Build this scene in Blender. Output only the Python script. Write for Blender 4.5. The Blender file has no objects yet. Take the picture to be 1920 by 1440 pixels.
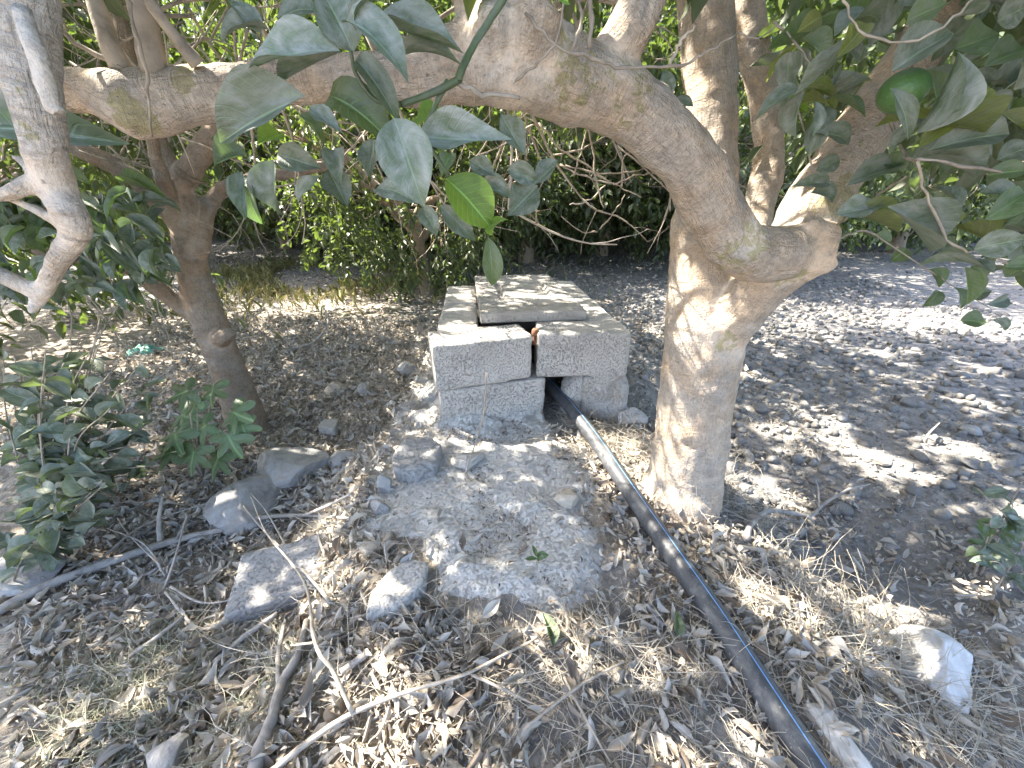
import bpy, math, random
import numpy as np
from mathutils import Vector, Matrix

# ------------------------------------------------------------------ camera, world, sun, exposure
SC = bpy.context.scene
COL = SC.collection
PITCH = math.radians(26.6)
CAM_Z = 0.95
FPX = 720.0                                   # focal length in pixels of a 1920 px wide frame
cam_d = bpy.data.cameras.new('camera')
cam_d.sensor_width = 36.0
cam_d.lens = 36.0 * FPX / 1920.0
cam_d.clip_start = 0.02
cam_d.clip_end = 1000.0
cam = bpy.data.objects.new('camera', cam_d)
COL.objects.link(cam)
cam.location = (0, 0, CAM_Z)
cam.rotation_euler = (math.pi / 2 - PITCH, 0, 0)
SC.camera = cam

SUN_EL = math.radians(50)
SUN_FROM = (-0.92, 0.36)                      # horizontal direction towards the sun
_n = math.hypot(*SUN_FROM)
SUN_DIR = Vector((SUN_FROM[0] / _n * math.cos(SUN_EL), SUN_FROM[1] / _n * math.cos(SUN_EL), math.sin(SUN_EL)))
world = bpy.data.worlds.new('World')
SC.world = world
world.use_nodes = True
wn = world.node_tree.nodes
wl = world.node_tree.links
bg = wn['Background']
sky = wn.new('ShaderNodeTexSky')
sky.sky_type = 'NISHITA'
sky.sun_disc = False
sky.sun_elevation = SUN_EL
sky.sun_rotation = math.atan2(SUN_DIR.x, SUN_DIR.y)
sky.air_density = 0.9
sky.dust_density = 3.4
wl.new(sky.outputs[0], bg.inputs[0])
bg.inputs[1].default_value = 0.15
sun_d = bpy.data.lights.new('sun', 'SUN')
sun_d.energy = 4.2
sun_d.angle = math.radians(0.55)
sun_d.color = (1.0, 0.92, 0.79)
sun = bpy.data.objects.new('sun', sun_d)
COL.objects.link(sun)
sun.rotation_euler = SUN_DIR.to_track_quat('Z', 'Y').to_euler()
SC.view_settings.view_transform = 'Standard'
SC.view_settings.look = 'None'
SC.view_settings.gamma = 1.0
SC.view_settings.use_curve_mapping = False
SC.view_settings.exposure = 2.92
SC.render.engine = 'CYCLES'
SC.cycles.use_denoising = True
SC.cycles.max_bounces = 8
SC.cycles.diffuse_bounces = 4
SC.cycles.glossy_bounces = 2
SC.cycles.transmission_bounces = 4
SC.cycles.transparent_max_bounces = 4
SC.cycles.caustics_reflective = False
SC.cycles.caustics_refractive = False
SC.cycles.sample_clamp_indirect = 6.0

rng = np.random.default_rng(11)
random.seed(5)
FWD = np.array([0, math.cos(PITCH), -math.sin(PITCH)])
UPV = np.array([0, math.sin(PITCH), math.cos(PITCH)])
CAM = np.array([0, 0, CAM_Z])


def at(px, py, D):
    """world point D metres ahead (along y) seen at the photograph's pixel (px, py)"""
    d = np.array([1.0, 0, 0]) * ((px - 960) / FPX) - UPV * ((py - 720) / FPX) + FWD
    return CAM + d * (D / d[1])


def atz(px, py, z):
    """world point on the level z seen at the photograph's pixel"""
    d = np.array([1.0, 0, 0]) * ((px - 960) / FPX) - UPV * ((py - 720) / FPX) + FWD
    return CAM + d * ((z - CAM_Z) / d[2])


# ------------------------------------------------------------------ noise
def _hash(ix, iy, iz, s):
    h = (ix * 374761393 + iy * 668265263 + iz * 1274126177 + s * 974711) & 0xFFFFFFFF
    h = ((h ^ (h >> 13)) * 1274126177) & 0xFFFFFFFF
    h = ((h ^ (h >> 16)) * 2246822519) & 0xFFFFFFFF
    return ((h ^ (h >> 15)) & 0xFFFFFF) / float(0xFFFFFF)


def vnoise(p, s=0):
    p = np.asarray(p, float)
    i = np.floor(p).astype(np.int64)
    f = p - i
    f = f * f * f * (f * (f * 6 - 15) + 10)
    out = 0
    for a in (0, 1):
        wx = f[:, 0] if a else 1 - f[:, 0]
        for b in (0, 1):
            wy = f[:, 1] if b else 1 - f[:, 1]
            for c in (0, 1):
                wz = f[:, 2] if c else 1 - f[:, 2]
                out = out + wx * wy * wz * _hash(i[:, 0] + a, i[:, 1] + b, i[:, 2] + c, s)
    return out * 2 - 1


def fbm(p, o=4, s=0, gain=0.5):
    p = np.asarray(p, float)
    r, a, t = 0, 1.0, 0.0
    for k in range(o):
        r = r + a * vnoise(p * (2.03 ** k) + 17.3 * k, s + k)
        t += a
        a *= gain
    return r / t


def sstep(a, b, x):
    t = np.clip((x - a) / (b - a), 0, 1)
    return t * t * (3 - 2 * t)


def ground_z(x, y):
    x = np.asarray(x, float)
    y = np.asarray(y, float)
    xl = -0.50 + 0.10 * np.sin(y * 4.0) - 0.12 * sstep(0.8, 0.2, y)
    m = sstep(-0.22, 0.06, x - xl) * (1 - sstep(0.62, 1.15, x)) * (1 - sstep(2.5, 3.4, y)) * sstep(-1.2, -0.4, y)
    p = np.stack([x, y, np.zeros_like(x)], -1).reshape(-1, 3)
    n = 0.05 * fbm(p * 0.9, 3, 3) + 0.022 * fbm(p * 4.0, 3, 4) + 0.008 * fbm(p * 17.0, 3, 5)
    n = n.reshape(x.shape)
    far = sstep(6, 30, np.hypot(x, y))
    return -0.16 + 0.16 * m + n * (1 - 0.6 * m) + 0.25 * far * fbm(p * 0.13, 2, 9).reshape(x.shape)


def gz(x, y):
    return float(ground_z(np.array([x]), np.array([y]))[0])


# ------------------------------------------------------------------ mesh helpers
def mesh_np(name, V, F, uv=None, smooth=True, attrs=None, mat=None):
    """V (n,3); F (m,k) all faces with k corners"""
    V = np.ascontiguousarray(V, np.float32)
    F = np.ascontiguousarray(F, np.int32)
    m = bpy.data.meshes.new(name)
    k = F.shape[1]
    m.vertices.add(len(V))
    m.vertices.foreach_set('co', V.ravel())
    m.loops.add(F.size)
    m.loops.foreach_set('vertex_index', F.ravel())
    m.polygons.add(len(F))
    m.polygons.foreach_set('loop_start', np.arange(0, F.size, k, dtype=np.int32))
    m.polygons.foreach_set('loop_total', np.full(len(F), k, np.int32))
    m.polygons.foreach_set('use_smooth', np.full(len(F), smooth, bool))
    if uv is not None:
        l = m.uv_layers.new(name='UVMap')
        l.data.foreach_set('uv', np.ascontiguousarray(uv[F.ravel()], np.float32).ravel())
    if attrs:
        for nm, (kind, arr) in attrs.items():
            a = m.attributes.new(nm, kind, 'POINT')
            if kind == 'FLOAT':
                a.data.foreach_set('value', np.ascontiguousarray(arr, np.float32))
            else:
                a.data.foreach_set('color', np.ascontiguousarray(arr, np.float32).ravel())
    if mat:
        m.materials.append(mat)
    m.update(calc_edges=True)
    return m


def link(name, data, parent=None, loc=None):
    o = bpy.data.objects.new(name, data)
    COL.objects.link(o)
    if parent is not None:
        o.parent = parent
    if loc is not None:
        o.location = loc
    return o


def tag(o, label, cat, group=None, kind=None):
    if label:
        o['label'] = label
    if cat:
        o['category'] = cat
    if group:
        o['group'] = group
    if kind:
        o['kind'] = kind
    return o


def empty(name, loc):
    o = bpy.data.objects.new(name, None)
    o.empty_display_size = 0.1
    o.location = loc
    COL.objects.link(o)
    return o


def catmull(P, n):
    P = np.asarray(P, float)
    if len(P) < 3:
        t = np.linspace(0, 1, n * (len(P) - 1) + 1)[:, None]
        return P[0] * (1 - t) + P[-1] * t
    Q = np.vstack([2 * P[0] - P[1], P, 2 * P[-1] - P[-2]])
    out = []
    for i in range(1, len(Q) - 2):
        t = np.linspace(0, 1, n, endpoint=False)[:, None]
        a, b, c, d = Q[i - 1], Q[i], Q[i + 1], Q[i + 2]
        out.append(0.5 * (2 * b + (c - a) * t + (2 * a - 5 * b + 4 * c - d) * t ** 2 + (3 * b - a - 3 * c + d) * t ** 3))
    out.append(P[-1:])
    return np.vstack(out)


def tube(P, R, sides=8, wob=0.0, seed=0, cap=True):
    """swept tube; returns V, F(quads)"""
    P = np.asarray(P, float)
    R = np.asarray(R, float)
    T = np.gradient(P, axis=0)
    T /= np.linalg.norm(T, axis=1)[:, None] + 1e-9
    up = np.array([0, 0, 1.0]) if abs(T[0][2]) < 0.9 else np.array([1.0, 0, 0])
    N = np.zeros_like(P)
    v = np.cross(T[0], up)
    v /= np.linalg.norm(v)
    for i in range(len(P)):
        v = v - T[i] * np.dot(v, T[i])
        v /= np.linalg.norm(v) + 1e-9
        N[i] = v
    B = np.cross(T, N)
    a = np.linspace(0, 2 * math.pi, sides, endpoint=False)
    ca, sa = np.cos(a), np.sin(a)
    off = N[:, None, :] * ca[None, :, None] + B[:, None, :] * sa[None, :, None]
    V = P[:, None, :] + off * R[:, None, None]
    V = V.reshape(-1, 3)
    if wob:
        nn = fbm(V * (0.55 / max(R.mean(), 1e-4)), 2, seed)
        V = V + off.reshape(-1, 3) * (nn * wob * np.repeat(R, sides))[:, None]
    n = len(P)
    i = np.arange(n - 1)[:, None] * sides
    j = np.arange(sides)[None, :]
    j2 = (j + 1) % sides
    F = np.stack([i + j, i + j2, i + sides + j2, i + sides + j], -1).reshape(-1, 4)
    if cap:
        c0, c1 = len(V), len(V) + 1
        V = np.vstack([V, P[:1], P[-1:]])
        caps = []
        for q in range(0, sides, 2):
            caps.append([c0, (q + 2) % sides, (q + 1) % sides, q])
            o = (n - 1) * sides
            caps.append([c1, o + q, o + (q + 1) % sides, o + (q + 2) % sides])
        F = np.vstack([F, np.array(caps)])
    return V, F


class MB:
    """collects quad pieces that form ONE mesh"""

    def __init__(self):
        self.V, self.F, self.n = [], [], 0

    def add(self, V, F):
        self.V.append(V)
        self.F.append(F + self.n)
        self.n += len(V)
        return self

    def tube(self, P, R, sides=8, n=6, wob=0.0, seed=0):
        P = np.asarray(P, float)
        R = np.asarray(R, float)
        Q = catmull(P, n)
        r = np.interp(np.linspace(0, 1, len(Q)), np.linspace(0, 1, len(R)), R)
        return self.add(*tube(Q, r, sides, wob, seed))

    def mesh(self, name, mat, off=None, smooth=True):
        V = np.vstack(self.V)
        if off is not None:
            V = V - np.asarray(off)
        return mesh_np(name, V, np.vstack(self.F), smooth=smooth, mat=mat)


# ------------------------------------------------------------------ material helpers
class NT:
    def __init__(self, name):
        self.m = bpy.data.materials.new(name)
        self.m.use_nodes = True
        self.t = self.m.node_tree
        self.b = self.t.nodes['Principled BSDF']
        self.out = self.t.nodes['Material Output']

    def node(self, typ, **kw):
        n = self.t.nodes.new(typ)
        for k, v in kw.items():
            setattr(n, k, v)
        return n

    def link(self, a, b):
        self.t.links.new(a, b)

    def val(self, sock, v):
        if hasattr(v, 'is_linked') or isinstance(v, bpy.types.NodeSocket):
            self.link(v, sock)
        else:
            if isinstance(v, (tuple, list)) and len(v) == 3 and sock.type == 'RGBA':
                v = (*v, 1)
            sock.default_value = v

    def coord(self, kind='Object', scale=None):
        c = self.node('ShaderNodeTexCoord').outputs[kind]
        if scale is not None:
            mp = self.node('ShaderNodeMapping')
            mp.inputs['Scale'].default_value = scale
            self.link(c, mp.inputs[0])
            return mp.outputs[0]
        return c

    def noise(self, scale, detail=4, rough=0.55, vec=None, dist=0.0, out='Fac'):
        n = self.node('ShaderNodeTexNoise')
        n.inputs['Scale'].default_value = scale
        n.inputs['Detail'].default_value = detail
        n.inputs['Roughness'].default_value = rough
        n.inputs['Distortion'].default_value = dist
        if vec is not None:
            self.link(vec, n.inputs['Vector'])
        return n.outputs[out]

    def ramp(self, fac, stops, mode='LINEAR'):
        r = self.node('ShaderNodeValToRGB')
        r.color_ramp.interpolation = mode
        e = r.color_ramp.elements
        while len(e) < len(stops):
            e.new(0.5)
        for q, (p, c) in zip(e, stops):
            q.position = p
            q.color = (*c, 1) if len(c) == 3 else c
        self.val(r.inputs[0], fac)
        return r.outputs[0]

    def mix(self, fac, a, b, mode='MIX'):
        n = self.node('ShaderNodeMix', data_type='RGBA', blend_type=mode)
        self.val(n.inputs[0], fac)
        self.val(n.inputs[6], a)
        self.val(n.inputs[7], b)
        return n.outputs[2]

    def math(self, op, a, b=0.0, c=0.0, clamp=False):
        n = self.node('ShaderNodeMath', operation=op, use_clamp=clamp)
        self.val(n.inputs[0], a)
        self.val(n.inputs[1], b)
        self.val(n.inputs[2], c)
        return n.outputs[0]

    def sm(self, a, b, x):
        n = self.node('ShaderNodeMapRange', interpolation_type='SMOOTHSTEP')
        self.val(n.inputs[0], x)
        n.inputs[1].default_value = a
        n.inputs[2].default_value = b
        return n.outputs[0]

    def attr(self, name, out='Fac'):
        n = self.node('ShaderNodeAttribute', attribute_name=name)
        return n.outputs[out]

    def rand(self):
        return self.node('ShaderNodeObjectInfo').outputs['Random']

    def bump(self, h, strength=0.5, dist=0.01, prev=None):
        n = self.node('ShaderNodeBump')
        n.inputs['Strength'].default_value = strength
        n.inputs['Distance'].default_value = dist
        self.link(h, n.inputs['Height'])
        if prev is not None:
            self.link(prev, n.inputs['Normal'])
        self.link(n.outputs[0], self.b.inputs['Normal'])
        return n.outputs[0]

    def fin(self, col, rough=0.9, spec=0.3):
        self.val(self.b.inputs['Base Color'], col)
        self.val(self.b.inputs['Roughness'], rough)
        self.b.inputs['Specular IOR Level'].default_value = spec
        return self.m


def hsv(nt, col, h=0.5, s=1.0, v=1.0):
    n = nt.node('ShaderNodeHueSaturation')
    nt.val(n.inputs['Hue'], h)
    nt.val(n.inputs['Saturation'], s)
    nt.val(n.inputs['Value'], v)
    nt.val(n.inputs['Color'], col)
    return n.outputs[0]


def m_soil():
    t = NT('soil')
    c = t.coord('Object')
    big = t.noise(0.8, 4, 0.6, c)
    fine = t.noise(14, 6, 0.65, c)
    grit = t.noise(95, 4, 0.7, c)
    col = t.ramp(fine, [(0.25, (0.10, 0.094, 0.088)), (0.5, (0.195, 0.185, 0.175)), (0.75, (0.30, 0.288, 0.275))])
    brown = t.ramp(fine, [(0.3, (0.16, 0.138, 0.113)), (0.7, (0.34, 0.305, 0.26))])
    mask = t.sm(0.35, 0.65, t.math('ADD', t.attr('litter'), t.math('MULTIPLY', t.math('SUBTRACT', big, 0.5), 0.8)))
    col = t.mix(mask, col, brown)
    col = t.mix(t.sm(0.55, 0.75, grit), col, t.mix(0.5, col, (0.5, 0.47, 0.42)))
    col = t.mix(t.sm(0.45, 0.28, grit), col, t.mix(0.55, col, (0.07, 0.055, 0.04)))
    vor = t.node('ShaderNodeTexVoronoi')
    vor.inputs['Scale'].default_value = 38
    t.link(c, vor.inputs['Vector'])
    h = t.math('ADD', t.math('MULTIPLY', fine, 0.8), t.math('ADD', t.math('MULTIPLY', grit, 0.25), t.math('MULTIPLY', vor.outputs[0], -0.5)))
    t.bump(h, 0.9, 0.02)
    return t.fin(col, 0.95, 0.15)


def m_concrete(name, base, speck=0.5, scale=1.0, stain=True, bumpd=0.004):
    t = NT(name)
    c = t.coord('Object')
    b = np.array(base)
    big = t.noise(5 * scale, 5, 0.6, c)
    fine = t.noise(60 * scale, 4, 0.6, c)
    vor = t.node('ShaderNodeTexVoronoi')
    vor.inputs['Scale'].default_value = 190 * scale
    vor.inputs['Randomness'].default_value = 1.0
    t.link(c, vor.inputs['Vector'])
    col = t.ramp(big, [(0.25, tuple(b * 0.72)), (0.5, tuple(b)), (0.75, tuple(np.clip(b * 1.18, 0, 0.8)))])
    pits = t.sm(0.475, 0.39, t.noise(120 * scale, 6, 0.9, c))
    col = t.mix(t.math('MULTIPLY', pits, speck), col, tuple(b * 0.28))
    col = t.mix(t.math('MULTIPLY', t.sm(0.58, 0.7, fine), 0.4), col, tuple(np.clip(b * 1.4, 0, 0.85)))
    if stain:
        st = t.sm(0.52, 0.7, t.noise(2.6 * scale, 6, 0.7, c, 0.8))
        col = t.mix(t.math('MULTIPLY', st, 0.5), col, tuple(b * np.array([0.62, 0.54, 0.44])))
    h = t.math('SUBTRACT', t.math('MULTIPLY', fine, 0.6), t.math('MULTIPLY', pits, 0.9))
    t.bump(h, 0.8, bumpd)
    return t.fin(col, 0.93, 0.2)


def m_rock(name, base, var=0.3):
    t = NT(name)
    c = t.coord('Object')
    b = np.array(base)
    n1 = t.noise(9, 6, 0.62, c, 0.6)
    n2 = t.noise(55, 5, 0.65, c)
    col = t.ramp(n1, [(0.28, tuple(b * (1 - 1.4 * var))), (0.5, tuple(b)), (0.74, tuple(np.clip(b * (1 + var), 0, 0.8)))])
    col = t.mix(t.math('MULTIPLY', t.sm(0.5, 0.72, n2), 0.45), col, tuple(np.clip(b * 1.5, 0, 0.85)))
    col = t.mix(t.math('MULTIPLY', t.sm(0.56, 0.7, t.noise(4, 5, 0.6, c)), 0.5), col, (0.26, 0.20, 0.14))
    col = hsv(t, col, v=t.math('ADD', t.math('MULTIPLY', t.rand(), 0.4), 0.8))
    h = t.math('ADD', n1, t.math('MULTIPLY', n2, 0.4))
    t.bump(h, 0.7, 0.012)
    return t.fin(col, 0.9, 0.25)


def m_bark(name, base, lich=True, stri=1.0, seedoff=0.0):
    t = NT(name)
    c = t.coord('Object')
    b = np.array(base)
    big = t.noise(7, 5, 0.6, c)
    mid = t.noise(30, 5, 0.62, c, 0.4)
    fine = t.noise(140, 4, 0.6, c)
    col = t.ramp(mid, [(0.28, tuple(b * 0.68)), (0.5, tuple(b)), (0.72, tuple(b * 1.2))])
    warm = t.mix(1.0, col, (1.06, 0.95, 0.84), 'MULTIPLY')
    col = t.mix(t.sm(0.42, 0.62, big), col, warm)
    grey = t.noise(11, 5, 0.6, t.coord('Object'), 1.0)
    col = t.mix(t.math('MULTIPLY', t.sm(0.5, 0.68, grey), 0.5), col, (0.36, 0.345, 0.33))
    col = t.mix(t.math('MULTIPLY', t.sm(0.52, 0.66, fine), 0.35), col, tuple(b * 0.45))
    if lich:
        ln = t.noise(45, 5, 0.7, c, 0.5)
        l0 = t.math('ADD', t.attr('lichen'), t.math('MULTIPLY', t.math('SUBTRACT', ln, 0.5), 3.4))
        lm = t.math('MULTIPLY', t.sm(0.5, 0.62, l0), t.sm(0.03, 0.2, t.attr('lichen')))
        lc = t.ramp(t.noise(70, 3, 0.6, c), [(0.3, (0.22, 0.20, 0.075)), (0.7, (0.36, 0.34, 0.15))])
        col = t.mix(t.math('MULTIPLY', lm, 0.62), col, lc)
    # bark relief: fine wrinkles across and shallow furrows along the limb
    gr = t.attr('grain', 'Vector')

    def gscale(v):
        mp = t.node('ShaderNodeMapping')
        mp.inputs['Scale'].default_value = v
        t.link(gr, mp.inputs[0])
        return mp.outputs[0]
    st = t.noise(26, 5, 0.65, gscale((3.6, 3.6, 0.8)), 0.9)
    st2 = t.noise(75, 4, 0.6, gscale((1.6, 1.6, 0.7)), 1.2)
    wr = t.noise(34, 4, 0.62, gscale((0.9, 0.9, 4.2)), 1.4)
    h = t.math('ADD', t.math('MULTIPLY', st, 0.9 * stri), t.math('ADD', t.math('MULTIPLY', st2, 0.7 * stri), t.math('MULTIPLY', wr, 0.7)))
    sm_ = t.attr('seam')
    h = t.math('MULTIPLY', h, sm_)
    h = t.math('ADD', h, t.math('ADD', t.math('MULTIPLY', fine, 0.3), t.math('MULTIPLY', mid, 0.5)))
    col = t.mix(t.math('MULTIPLY', t.sm(0.50, 0.36, st2), 0.22 * stri), col, t.mix(sm_, col, tuple(b * 0.5)))
    col = t.mix(t.math('MULTIPLY', t.sm(0.47, 0.36, wr), 0.2), col, tuple(b * 0.5))
    pit = t.sm(0.68, 0.76, t.noise(95, 2, 0.5, gscale((1.5, 1.5, 1.0))))
    col = t.mix(t.math('MULTIPLY', pit, 0.6), col, tuple(b * 0.25))
    t.bump(h, 1.0, 0.012)
    return t.fin(col, 0.9, 0.2)


def m_wood(name, base):
    t = NT(name)
    c = t.coord('Object')
    b = np.array(base)
    n = t.noise(35, 4, 0.6, c)
    col = t.ramp(n, [(0.3, tuple(b * 0.6)), (0.5, tuple(b)), (0.7, tuple(b * 1.25))])
    col = hsv(t, col, v=t.math('ADD', t.math('MULTIPLY', t.rand(), 0.35), 0.8))
    t.bump(t.noise(90, 4, 0.6, c), 0.5, 0.003)
    return t.fin(col, 0.9, 0.2)


def m_leaf(name, green, dust, dust_amt, trans=0.3, back=None, obj_rand=True, tint=False, rough=0.36, veins=True):
    """citrus leaf: green blade, grey field dust lying in patches, pale midrib, thin enough to glow"""
    t = NT(name)
    c = t.coord('Object')
    g = np.array(green)
    r = t.attr('rnd') if tint else t.rand()
    n1 = t.noise(5 if obj_rand else 30, 4, 0.6, t.coord('Generated') if obj_rand else c)
    dn = t.noise(3.2 if obj_rand else 40, 6, 0.62, t.coord('Generated') if obj_rand else c, 0.6)
    dn2 = t.noise(240, 3, 0.6, c)
    col = t.ramp(n1, [(0.3, tuple(g * 0.7)), (0.7, tuple(g * 1.25))])
    hs = hsv(t, col, h=t.math('ADD', t.math('MULTIPLY', r, 0.05), 0.468), v=t.math('ADD', t.math('MULTIPLY', r, 0.7), 0.65))
    if veins:
        uvn = t.node('ShaderNodeUVMap')
        sep = t.node('ShaderNodeSeparateXYZ')
        t.link(uvn.outputs[0], sep.inputs[0])
        u, v = sep.outputs[0], sep.outputs[1]
        vv = t.math('ABSOLUTE', t.math('SUBTRACT', v, 0.5))
        rib = t.sm(0.035, 0.012, vv)
        lat = t.math('SINE', t.math('MULTIPLY', t.math('SUBTRACT', u, t.math('MULTIPLY', vv, 0.45)), 62.0))
        lat = t.math('MULTIPLY', t.sm(0.86, 1.0, lat), 0.30)
        ve = t.math('MAXIMUM', t.math('MULTIPLY', rib, 0.75), lat)
        hs = t.mix(ve, hs, tuple(np.clip(g * 2.6 + 0.04, 0, 0.6)))
    da = t.math('MULTIPLY', t.math('ADD', t.math('MULTIPLY', t.sm(0.30, 0.72, dn), 0.62), 0.16), dust_amt)
    da = t.math('MULTIPLY', da, t.math('ADD', t.math('MULTIPLY', r, 0.8), 0.5), clamp=True)
    da = t.math('ADD', da, t.math('MULTIPLY', t.sm(0.66, 0.74, dn2), 0.12 * min(1.0, dust_amt * 1.5)), clamp=True)
    col = t.mix(da, hs, dust)
    t.val(t.b.inputs['Base Color'], col)
    t.val(t.b.inputs['Roughness'], t.math('ADD', t.math('MULTIPLY', da, 0.4), rough, clamp=True))
    t.b.inputs['Specular IOR Level'].default_value = 0.5
    hh = t.math('ADD', dn, n1)
    if veins:
        hh = t.math('ADD', hh, t.math('MULTIPLY', ve, -1.6))
    t.bump(hh, 0.4, 0.004)
    tr = t.node('ShaderNodeBsdfTranslucent')
    tc = t.mix(0.55, hs, tuple(np.clip(g * np.array([4.0, 4.2, 1.4]), 0, 0.7)))
    t.val(tr.inputs[0], t.mix(t.math('MULTIPLY', da, 0.6), tc, (0.12, 0.12, 0.09)))
    mx = t.node('ShaderNodeMixShader')
    mx.inputs[0].default_value = trans
    t.link(t.b.outputs[0], mx.inputs[1])
    t.link(tr.outputs[0], mx.inputs[2])
    t.link(mx.outputs[0], t.out.inputs[0])
    return t.m


def m_dry(name, stops, tint=True):
    t = NT(name)
    r = t.attr('rnd') if tint else t.rand()
    c = t.coord('Object')
    n = t.noise(60, 4, 0.6, c)
    col = t.ramp(r, stops)
    col = t.mix(t.math('MULTIPLY', t.sm(0.45, 0.7, n), 0.5), col, t.mix(1.0, col, (0.62, 0.52, 0.42), 'MULTIPLY'))
    t.val(t.b.inputs['Base Color'], col)
    t.b.inputs['Roughness'].default_value = 0.75
    t.b.inputs['Specular IOR Level'].default_value = 0.25
    tr = t.node('ShaderNodeBsdfTranslucent')
    t.val(tr.inputs[0], col)
    mx = t.node('ShaderNodeMixShader')
    mx.inputs[0].default_value = 0.15
    t.link(t.b.outputs[0], mx.inputs[1])
    t.link(tr.outputs[0], mx.inputs[2])
    t.link(mx.outputs[0], t.out.inputs[0])
    return t.m


DUST = (0.285, 0.305, 0.285)
M = {}
M['soil'] = m_soil()
M['block'] = m_concrete('block_concrete', (0.42, 0.395, 0.365), 0.5)
M['mortar'] = m_concrete('mortar', (0.41, 0.39, 0.365), 0.25, 1.0)
M['cover'] = m_concrete('cover_concrete', (0.35, 0.33, 0.305), 0.25, 1.0)
M['apron'] = m_concrete('apron_concrete', (0.46, 0.447, 0.425), 0.06, 0.8, True, 0.008)
M['rubble'] = m_concrete('rubble_concrete', (0.27, 0.265, 0.26), 0.25, 0.8)
M['rock'] = m_rock('grey_rock', (0.27, 0.265, 0.26))
M['rock_warm'] = m_rock('tan_rock', (0.36, 0.32, 0.265))
M['rock_white'] = m_rock('white_rock', (0.58, 0.57, 0.57), 0.18)
M['bark'] = m_bark('citrus_bark', (0.52, 0.445, 0.37))
M['bark_dark'] = m_bark('brown_bark', (0.33, 0.27, 0.215), True)
M['deadwood'] = m_bark('dead_bark', (0.46, 0.425, 0.385), True, 0.8)
M['twig'] = m_wood('twig_wood', (0.30, 0.26, 0.215))
M['stick'] = m_wood('stick_wood', (0.30, 0.275, 0.25))
M['leaf_dusty'] = m_leaf('dusty_leaf', (0.052, 0.088, 0.038), (0.36, 0.385, 0.38), 1.0, 0.2)
M['leaf_pale'] = m_leaf('pale_dusty_leaf', (0.060, 0.088, 0.040), (0.33, 0.345, 0.32), 0.95, 0.25)
M['leaf_green'] = m_leaf('green_leaf', (0.062, 0.108, 0.032), DUST, 0.6, 0.33)
M['leaf_fresh'] = m_leaf('fresh_leaf', (0.105, 0.235, 0.045), DUST, 0.12, 0.5)
M['leaf_yellow'] = m_leaf('yellow_leaf', (0.125, 0.155, 0.04), DUST, 0.5, 0.4)
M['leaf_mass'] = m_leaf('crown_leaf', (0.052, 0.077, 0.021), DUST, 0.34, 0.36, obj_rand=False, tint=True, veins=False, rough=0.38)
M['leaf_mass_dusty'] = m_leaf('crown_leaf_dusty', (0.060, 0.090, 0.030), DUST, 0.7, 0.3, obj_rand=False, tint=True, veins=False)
M['leaf_fig'] = m_leaf('fig_leaf', (0.07, 0.125, 0.045), (0.26, 0.30, 0.24), 0.5, 0.3)
DRY = [(0.0, (0.10, 0.078, 0.06)), (0.2, (0.21, 0.172, 0.138)), (0.45, (0.355, 0.31, 0.255)), (0.7, (0.49, 0.45, 0.385)), (0.88, (0.44, 0.425, 0.40)), (1.0, (0.30, 0.29, 0.28))]
M['dry'] = m_dry('dry_leaf', DRY, True)
M['dry_o'] = m_dry('dry_leaf_single', DRY, False)
M['straw'] = m_dry('straw', [(0.0, (0.34, 0.295, 0.225)), (0.5, (0.52, 0.47, 0.38)), (1.0, (0.47, 0.445, 0.41))], True)
M['grass'] = m_dry('thin_grass', [(0.0, (0.17, 0.20, 0.13)), (0.5, (0.33, 0.335, 0.255)), (1.0, (0.45, 0.42, 0.34))], True)
M['grass_far'] = m_dry('yellow_grass', [(0.0, (0.16, 0.20, 0.06)), (0.5, (0.34, 0.33, 0.15)), (1.0, (0.45, 0.40, 0.24))], True)
M['pipe'] = m_concrete('pipe_plastic', (0.045, 0.047, 0.052), 0.0, 0.7, False, 0.0006)


def m_pipe():
    t = NT('pipe_polyethylene')
    c = t.coord('Object')
    dust = t.sm(0.45, 0.75, t.noise(14, 6, 0.7, c, 0.5))
    sp = t.sm(0.62, 0.7, t.noise(170, 3, 0.6, c))
    d = t.math('MAXIMUM', t.math('ADD', t.math('MULTIPLY', dust, 0.42), 0.07), t.math('MULTIPLY', sp, 0.55))
    col = t.mix(d, (0.03, 0.034, 0.042), (0.30, 0.29, 0.275))
    return t.fin(col, t.math('ADD', t.math('MULTIPLY', d, 0.5), 0.42, clamp=True), 0.45)


M['pipe'] = m_pipe()
tb = NT('pipe_stripe_blue')
M['stripe'] = tb.fin(tb.ramp(tb.noise(30, 4, 0.6, tb.coord('Object')), [(0.3, (0.10, 0.24, 0.50)), (0.7, (0.22, 0.42, 0.68))]), 0.5, 0.4)
tr_ = NT('rusty_iron')
M['rust'] = tr_.fin(tr_.ramp(tr_.noise(60, 5, 0.6, tr_.coord('Object')), [(0.3, (0.12, 0.05, 0.03)), (0.7, (0.32, 0.16, 0.10))]), 0.9, 0.2)
tg = NT('green_plastic_bag')
M['bag'] = tg.fin(tg.ramp(tg.noise(25, 4, 0.6, tg.coord('Object')), [(0.3, (0.07, 0.22, 0.17)), (0.7, (0.20, 0.42, 0.34))]), 0.45, 0.4)
tf = NT('green_fruit')
tf.bump(tf.noise(140, 2, 0.5, tf.coord('Object')), 0.35, 0.004)
M['fruit'] = tf.fin(tf.ramp(tf.noise(14, 4, 0.6, tf.coord('Object')), [(0.3, (0.035, 0.085, 0.022)), (0.75, (0.07, 0.14, 0.04))]), 0.42, 0.4)
tp = NT('old_plank')
M['plank'] = tp.fin(tp.ramp(tp.noise(20, 5, 0.6, tp.coord('Object', (6, 1, 1))), [(0.3, (0.30, 0.27, 0.23)), (0.6, (0.52, 0.50, 0.47))]), 0.9, 0.2)


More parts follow.
